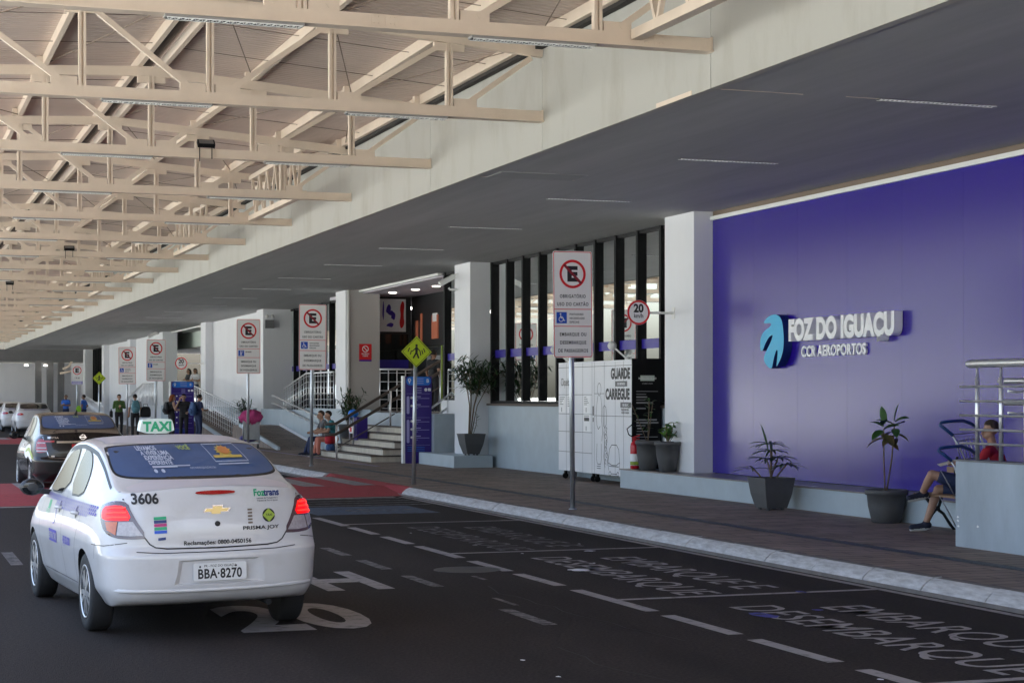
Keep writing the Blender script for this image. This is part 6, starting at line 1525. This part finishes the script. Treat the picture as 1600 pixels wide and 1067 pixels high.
# standing travellers
phone = dict(elR=(.30, .06, 1.18), haR=(.13, .12, 1.52), elL=(-.27, .02, 1.15), haL=(-.15, .25, 1.05))
look = dict(elL=(-.23, .05, 1.15), haL=(-.08, .28, 1.15), elR=(.23, .05, 1.15), haR=(.08, .28, 1.15), head=(0, .06, 1.585), face=V((0, 1, -.35)))
fold = dict(elL=(-.25, .04, 1.15), haL=(-.02, .20, 1.17), elR=(.25, .04, 1.15), haR=(.05, .19, 1.22))
hips = dict(elL=(-.34, -.05, 1.15), haL=(-.17, .05, .98), elR=(.34, -.05, 1.15), haR=(.17, .05, .98))
def stand(px, d, label, face_deg, pose, *a, z=Z0, **k):
    l = ray(px) * d; loc = V((l * CS + d * SN, d * CS - l * SN, z)); p = person(label, loc, R(face_deg), pose, *a, **k); return loc
a_ = stand(103, 96, 'man in a blue shirt standing farthest away below the taxi rank board', 150, fold, 'cloth_blue', 'cloth_navy', 'skin_tan')
a_ = stand(131, 92, 'man in a blue shirt with arms out beside the far low railing', 60, hips, 'cloth_blue', 'cloth_navy', 'skin_tan')
q = thing('safety_vest', 'folded lime safety vest hanging from the arm of a man in blue', 'vest', a_ + V((-.30, -.12, .65))); MB().slab((V((0, 0, 0)), V((1, 0, 0)), V((0, 0, 1))), chaikin([(-.10, 0), (.12, .02), (.14, .45), (.02, .55), (-.12, .4)], 1), .05).build('cloth', 'hivis', q)
a_ = stand(186, 76, 'man in a green shirt with folded arms beside a grey sign pole', 185, fold, 'cloth_green', 'cloth_black', 'skin', sleeve=2)
handbag('shoulder_bag', 'black shoulder bag at the hip of the man in green', 'bag', a_ + V((-.33, -.02, .75)), R(70), 'cloth_black', .3, .12, .28)
a_ = stand(211, 72, 'traveller seen from behind carrying a teal rucksack', 5, None, 'cloth_white', 'cloth_black', 'skin', hair='hair_dark')
backpack('teal rucksack on the back of the traveller behind the second pole', a_ + V((0, -.20, .98)), R(5), 'pack_teal', .34, .5, .2)
handbag('black_bag', 'bulging black bag hanging beside the traveller with the teal rucksack', 'bag', a_ + V((.42, .02, .80)), R(10), 'cloth_black', .42, .22, .42)
a_ = stand(268, 66, 'woman with red hair and a black rucksack turned to her companions', -75, look, 'cloth_black', 'cloth_black', 'skin', hair='hair_red', long_hair=True, fem=True, sleeve=0)
backpack('black rucksack on the back of the woman with red hair', a_ + V((-.20, -.06, .98)), R(-75), 'cloth_black', .32, .46, .18)
a_ = stand(287, 65.4, 'man in black talking on a phone in the middle of the group', 165, phone, 'cloth_black', 'cloth_black', 'skin', sleeve=1)
a_ = stand(310, 64.2, 'person in dark clothes with a blue rucksack looking down at a phone', -70, look, 'cloth_navy', 'cloth_navy', 'skin', sleeve=1)
backpack('blue rucksack on the back of the person looking at a phone', a_ + V((-.21, -.07, .96)), R(-70), 'pack_blue', .34, .48, .2)
a_ = stand(295, 84.0, 'woman in a dark top leaning on the railing of the second entrance', 110, fold, 'cloth_black', 'cloth_black', 'skin', z=1.36, long_hair=True, fem=True)
a_ = stand(305, 83.0, 'woman in a white top leaning on the railing of the second entrance', 140, fold, 'cloth_white', 'cloth_navy', 'skin', z=1.36, long_hair=True, fem=True)
a_ = stand(677, 49.6, 'person in a black shirt at the shop door behind the purple totem', -60, None, 'cloth_black', 'cloth_black', 'skin_tan', z=1.355, sleeve=1)
# two people sitting on the lowest step
SX, SY = 11.42, 48.15
sitp = lambda x, y, f: dict(pel=(x + .12, y, .62), chest=(x + .06, y, .95), neck=(x - .02, y, 1.14), head=(x - .06, y, 1.27), shL=(x + .02, y - .18, 1.08), elL=(x - .12, y - .22, .84), haL=(x - .34, y - .08, .80), shR=(x + .02, y + .18, 1.08), elR=(x - .12, y + .2, .84), haR=(x - .34, y + .06, .80),
    hiL=(x + .10, y - .09, .60), knL=(x - .34, y - .10, .62), anL=(x - .36 - .1 * f, y - .10, .235), hiR=(x + .10, y + .09, .60), knR=(x - .33, y + .10, .62), anR=(x - .42 - .1 * f, y + .10, .235), face=V((-1, -.15, -.35)))
person('person in a teal shirt sitting on the lowest step looking down', (11.75, 48.3, .32), 0, sitp(11.75, 48.3, 0), 'cloth_teal', 'cloth_salmon', 'skin', world=True)
person('person in dark trousers sitting behind the one in teal on the lowest step', (11.7, 48.95, .152), 0, sitp(11.7, 48.95, .6), 'cloth_grey', 'cloth_navy', 'skin', hair='hair_brown', world=True)
handbag('handbag', 'crimson handbag on the step beside the sitting person', 'bag', (11.62, 47.78, .50), R(60), 'cloth_red', .38, .24, .26)
handbag('cool_bag', 'blue bag standing on the lowest step under the crimson one', 'bag', (11.62, 47.72, .325), R(80), 'pack_blue', .36, .26, .175)
t = thing('hand_trolley', 'small steel trolley with red plate and blue bundle behind the sitting people', 'trolley', (12.05, 47.1, .50))
MB().tube([(0, -.2, 0), (0, -.2, .75), (0, .2, .75), (0, .2, 0)], .018, 8).build('frame', 'steel', t); MB().box(-.02, .0, -.16, .16, .3, .52).build('plate', 'letter_white', t); MB().box(-.026, -.021, -.11, .11, .34, .46).build('red_mark', 'sign_red', t)
MB().ball((.05, 0, .83), (.14, .2, .12), 14).build('bundle', 'azure', t); MB().box(.1, .4, -.2, .25, .12, .74).build('case', 'violet_dark', t)
# trolley with a rose coloured cloth near the ramp
LOC = on_z(410, 706, .15)
LOC = V((10.9, 55.4, .152))
t = thing('loaded_trolley', 'grey luggage trolley with a rose cloth bundle near the ramp', 'trolley', LOC)
MB().tube([(-.25, -.3, .2), (-.25, -.3, 1.0), (.25, -.3, 1.0), (.25, -.3, .2)], .02, 8).box(-.24, .24, -.31, -.29, .3, .95).build('frame', 'galv', t)
MB().box(-.26, .26, -.3, .5, .18, .22).build('base_plate', 'white_trim', t); MB().ball((0, .1, .34), (.3, .32, .12), 12).build('load', 'violet_dark', t)
for x_, y_ in ((-.22, -.25), (.22, -.25), (0, .45)): MB().lathe([(.06, -.02), (.085, -.01), (.085, .01), (.06, .02)], (x_, y_, .09), 14, 0, 'X').build('wheel', 'rubber', t)
t = thing('cloth_bundle', 'crumpled rose coloured cloth draped over the top of the trolley', 'cloth', LOC + V((0, -.28, .95)))
mb = MB(); n = 26; vs = []
for i in range(9):
    el = R(80 - 20 * i)
    for j in range(n): a = 2 * math.pi * j / n; k = 1 + .16 * math.sin(5 * a + i) + .10 * math.sin(9 * a - 2 * i) + .08 * rnd.random(); vs.append((.33 * k * math.cos(el) * math.cos(a), .2 * k * math.cos(el) * math.sin(a), .05 + .20 * k * math.sin(el)))
mb.add(vs, [(i * n + j, (i + 1) * n + j, (i + 1) * n + (j + 1) % n, i * n + (j + 1) % n) for i in range(8) for j in range(n)], 0, True); mb.add(vs[:n], [list(range(n))])
mb.build('cloth', 'rose', t)
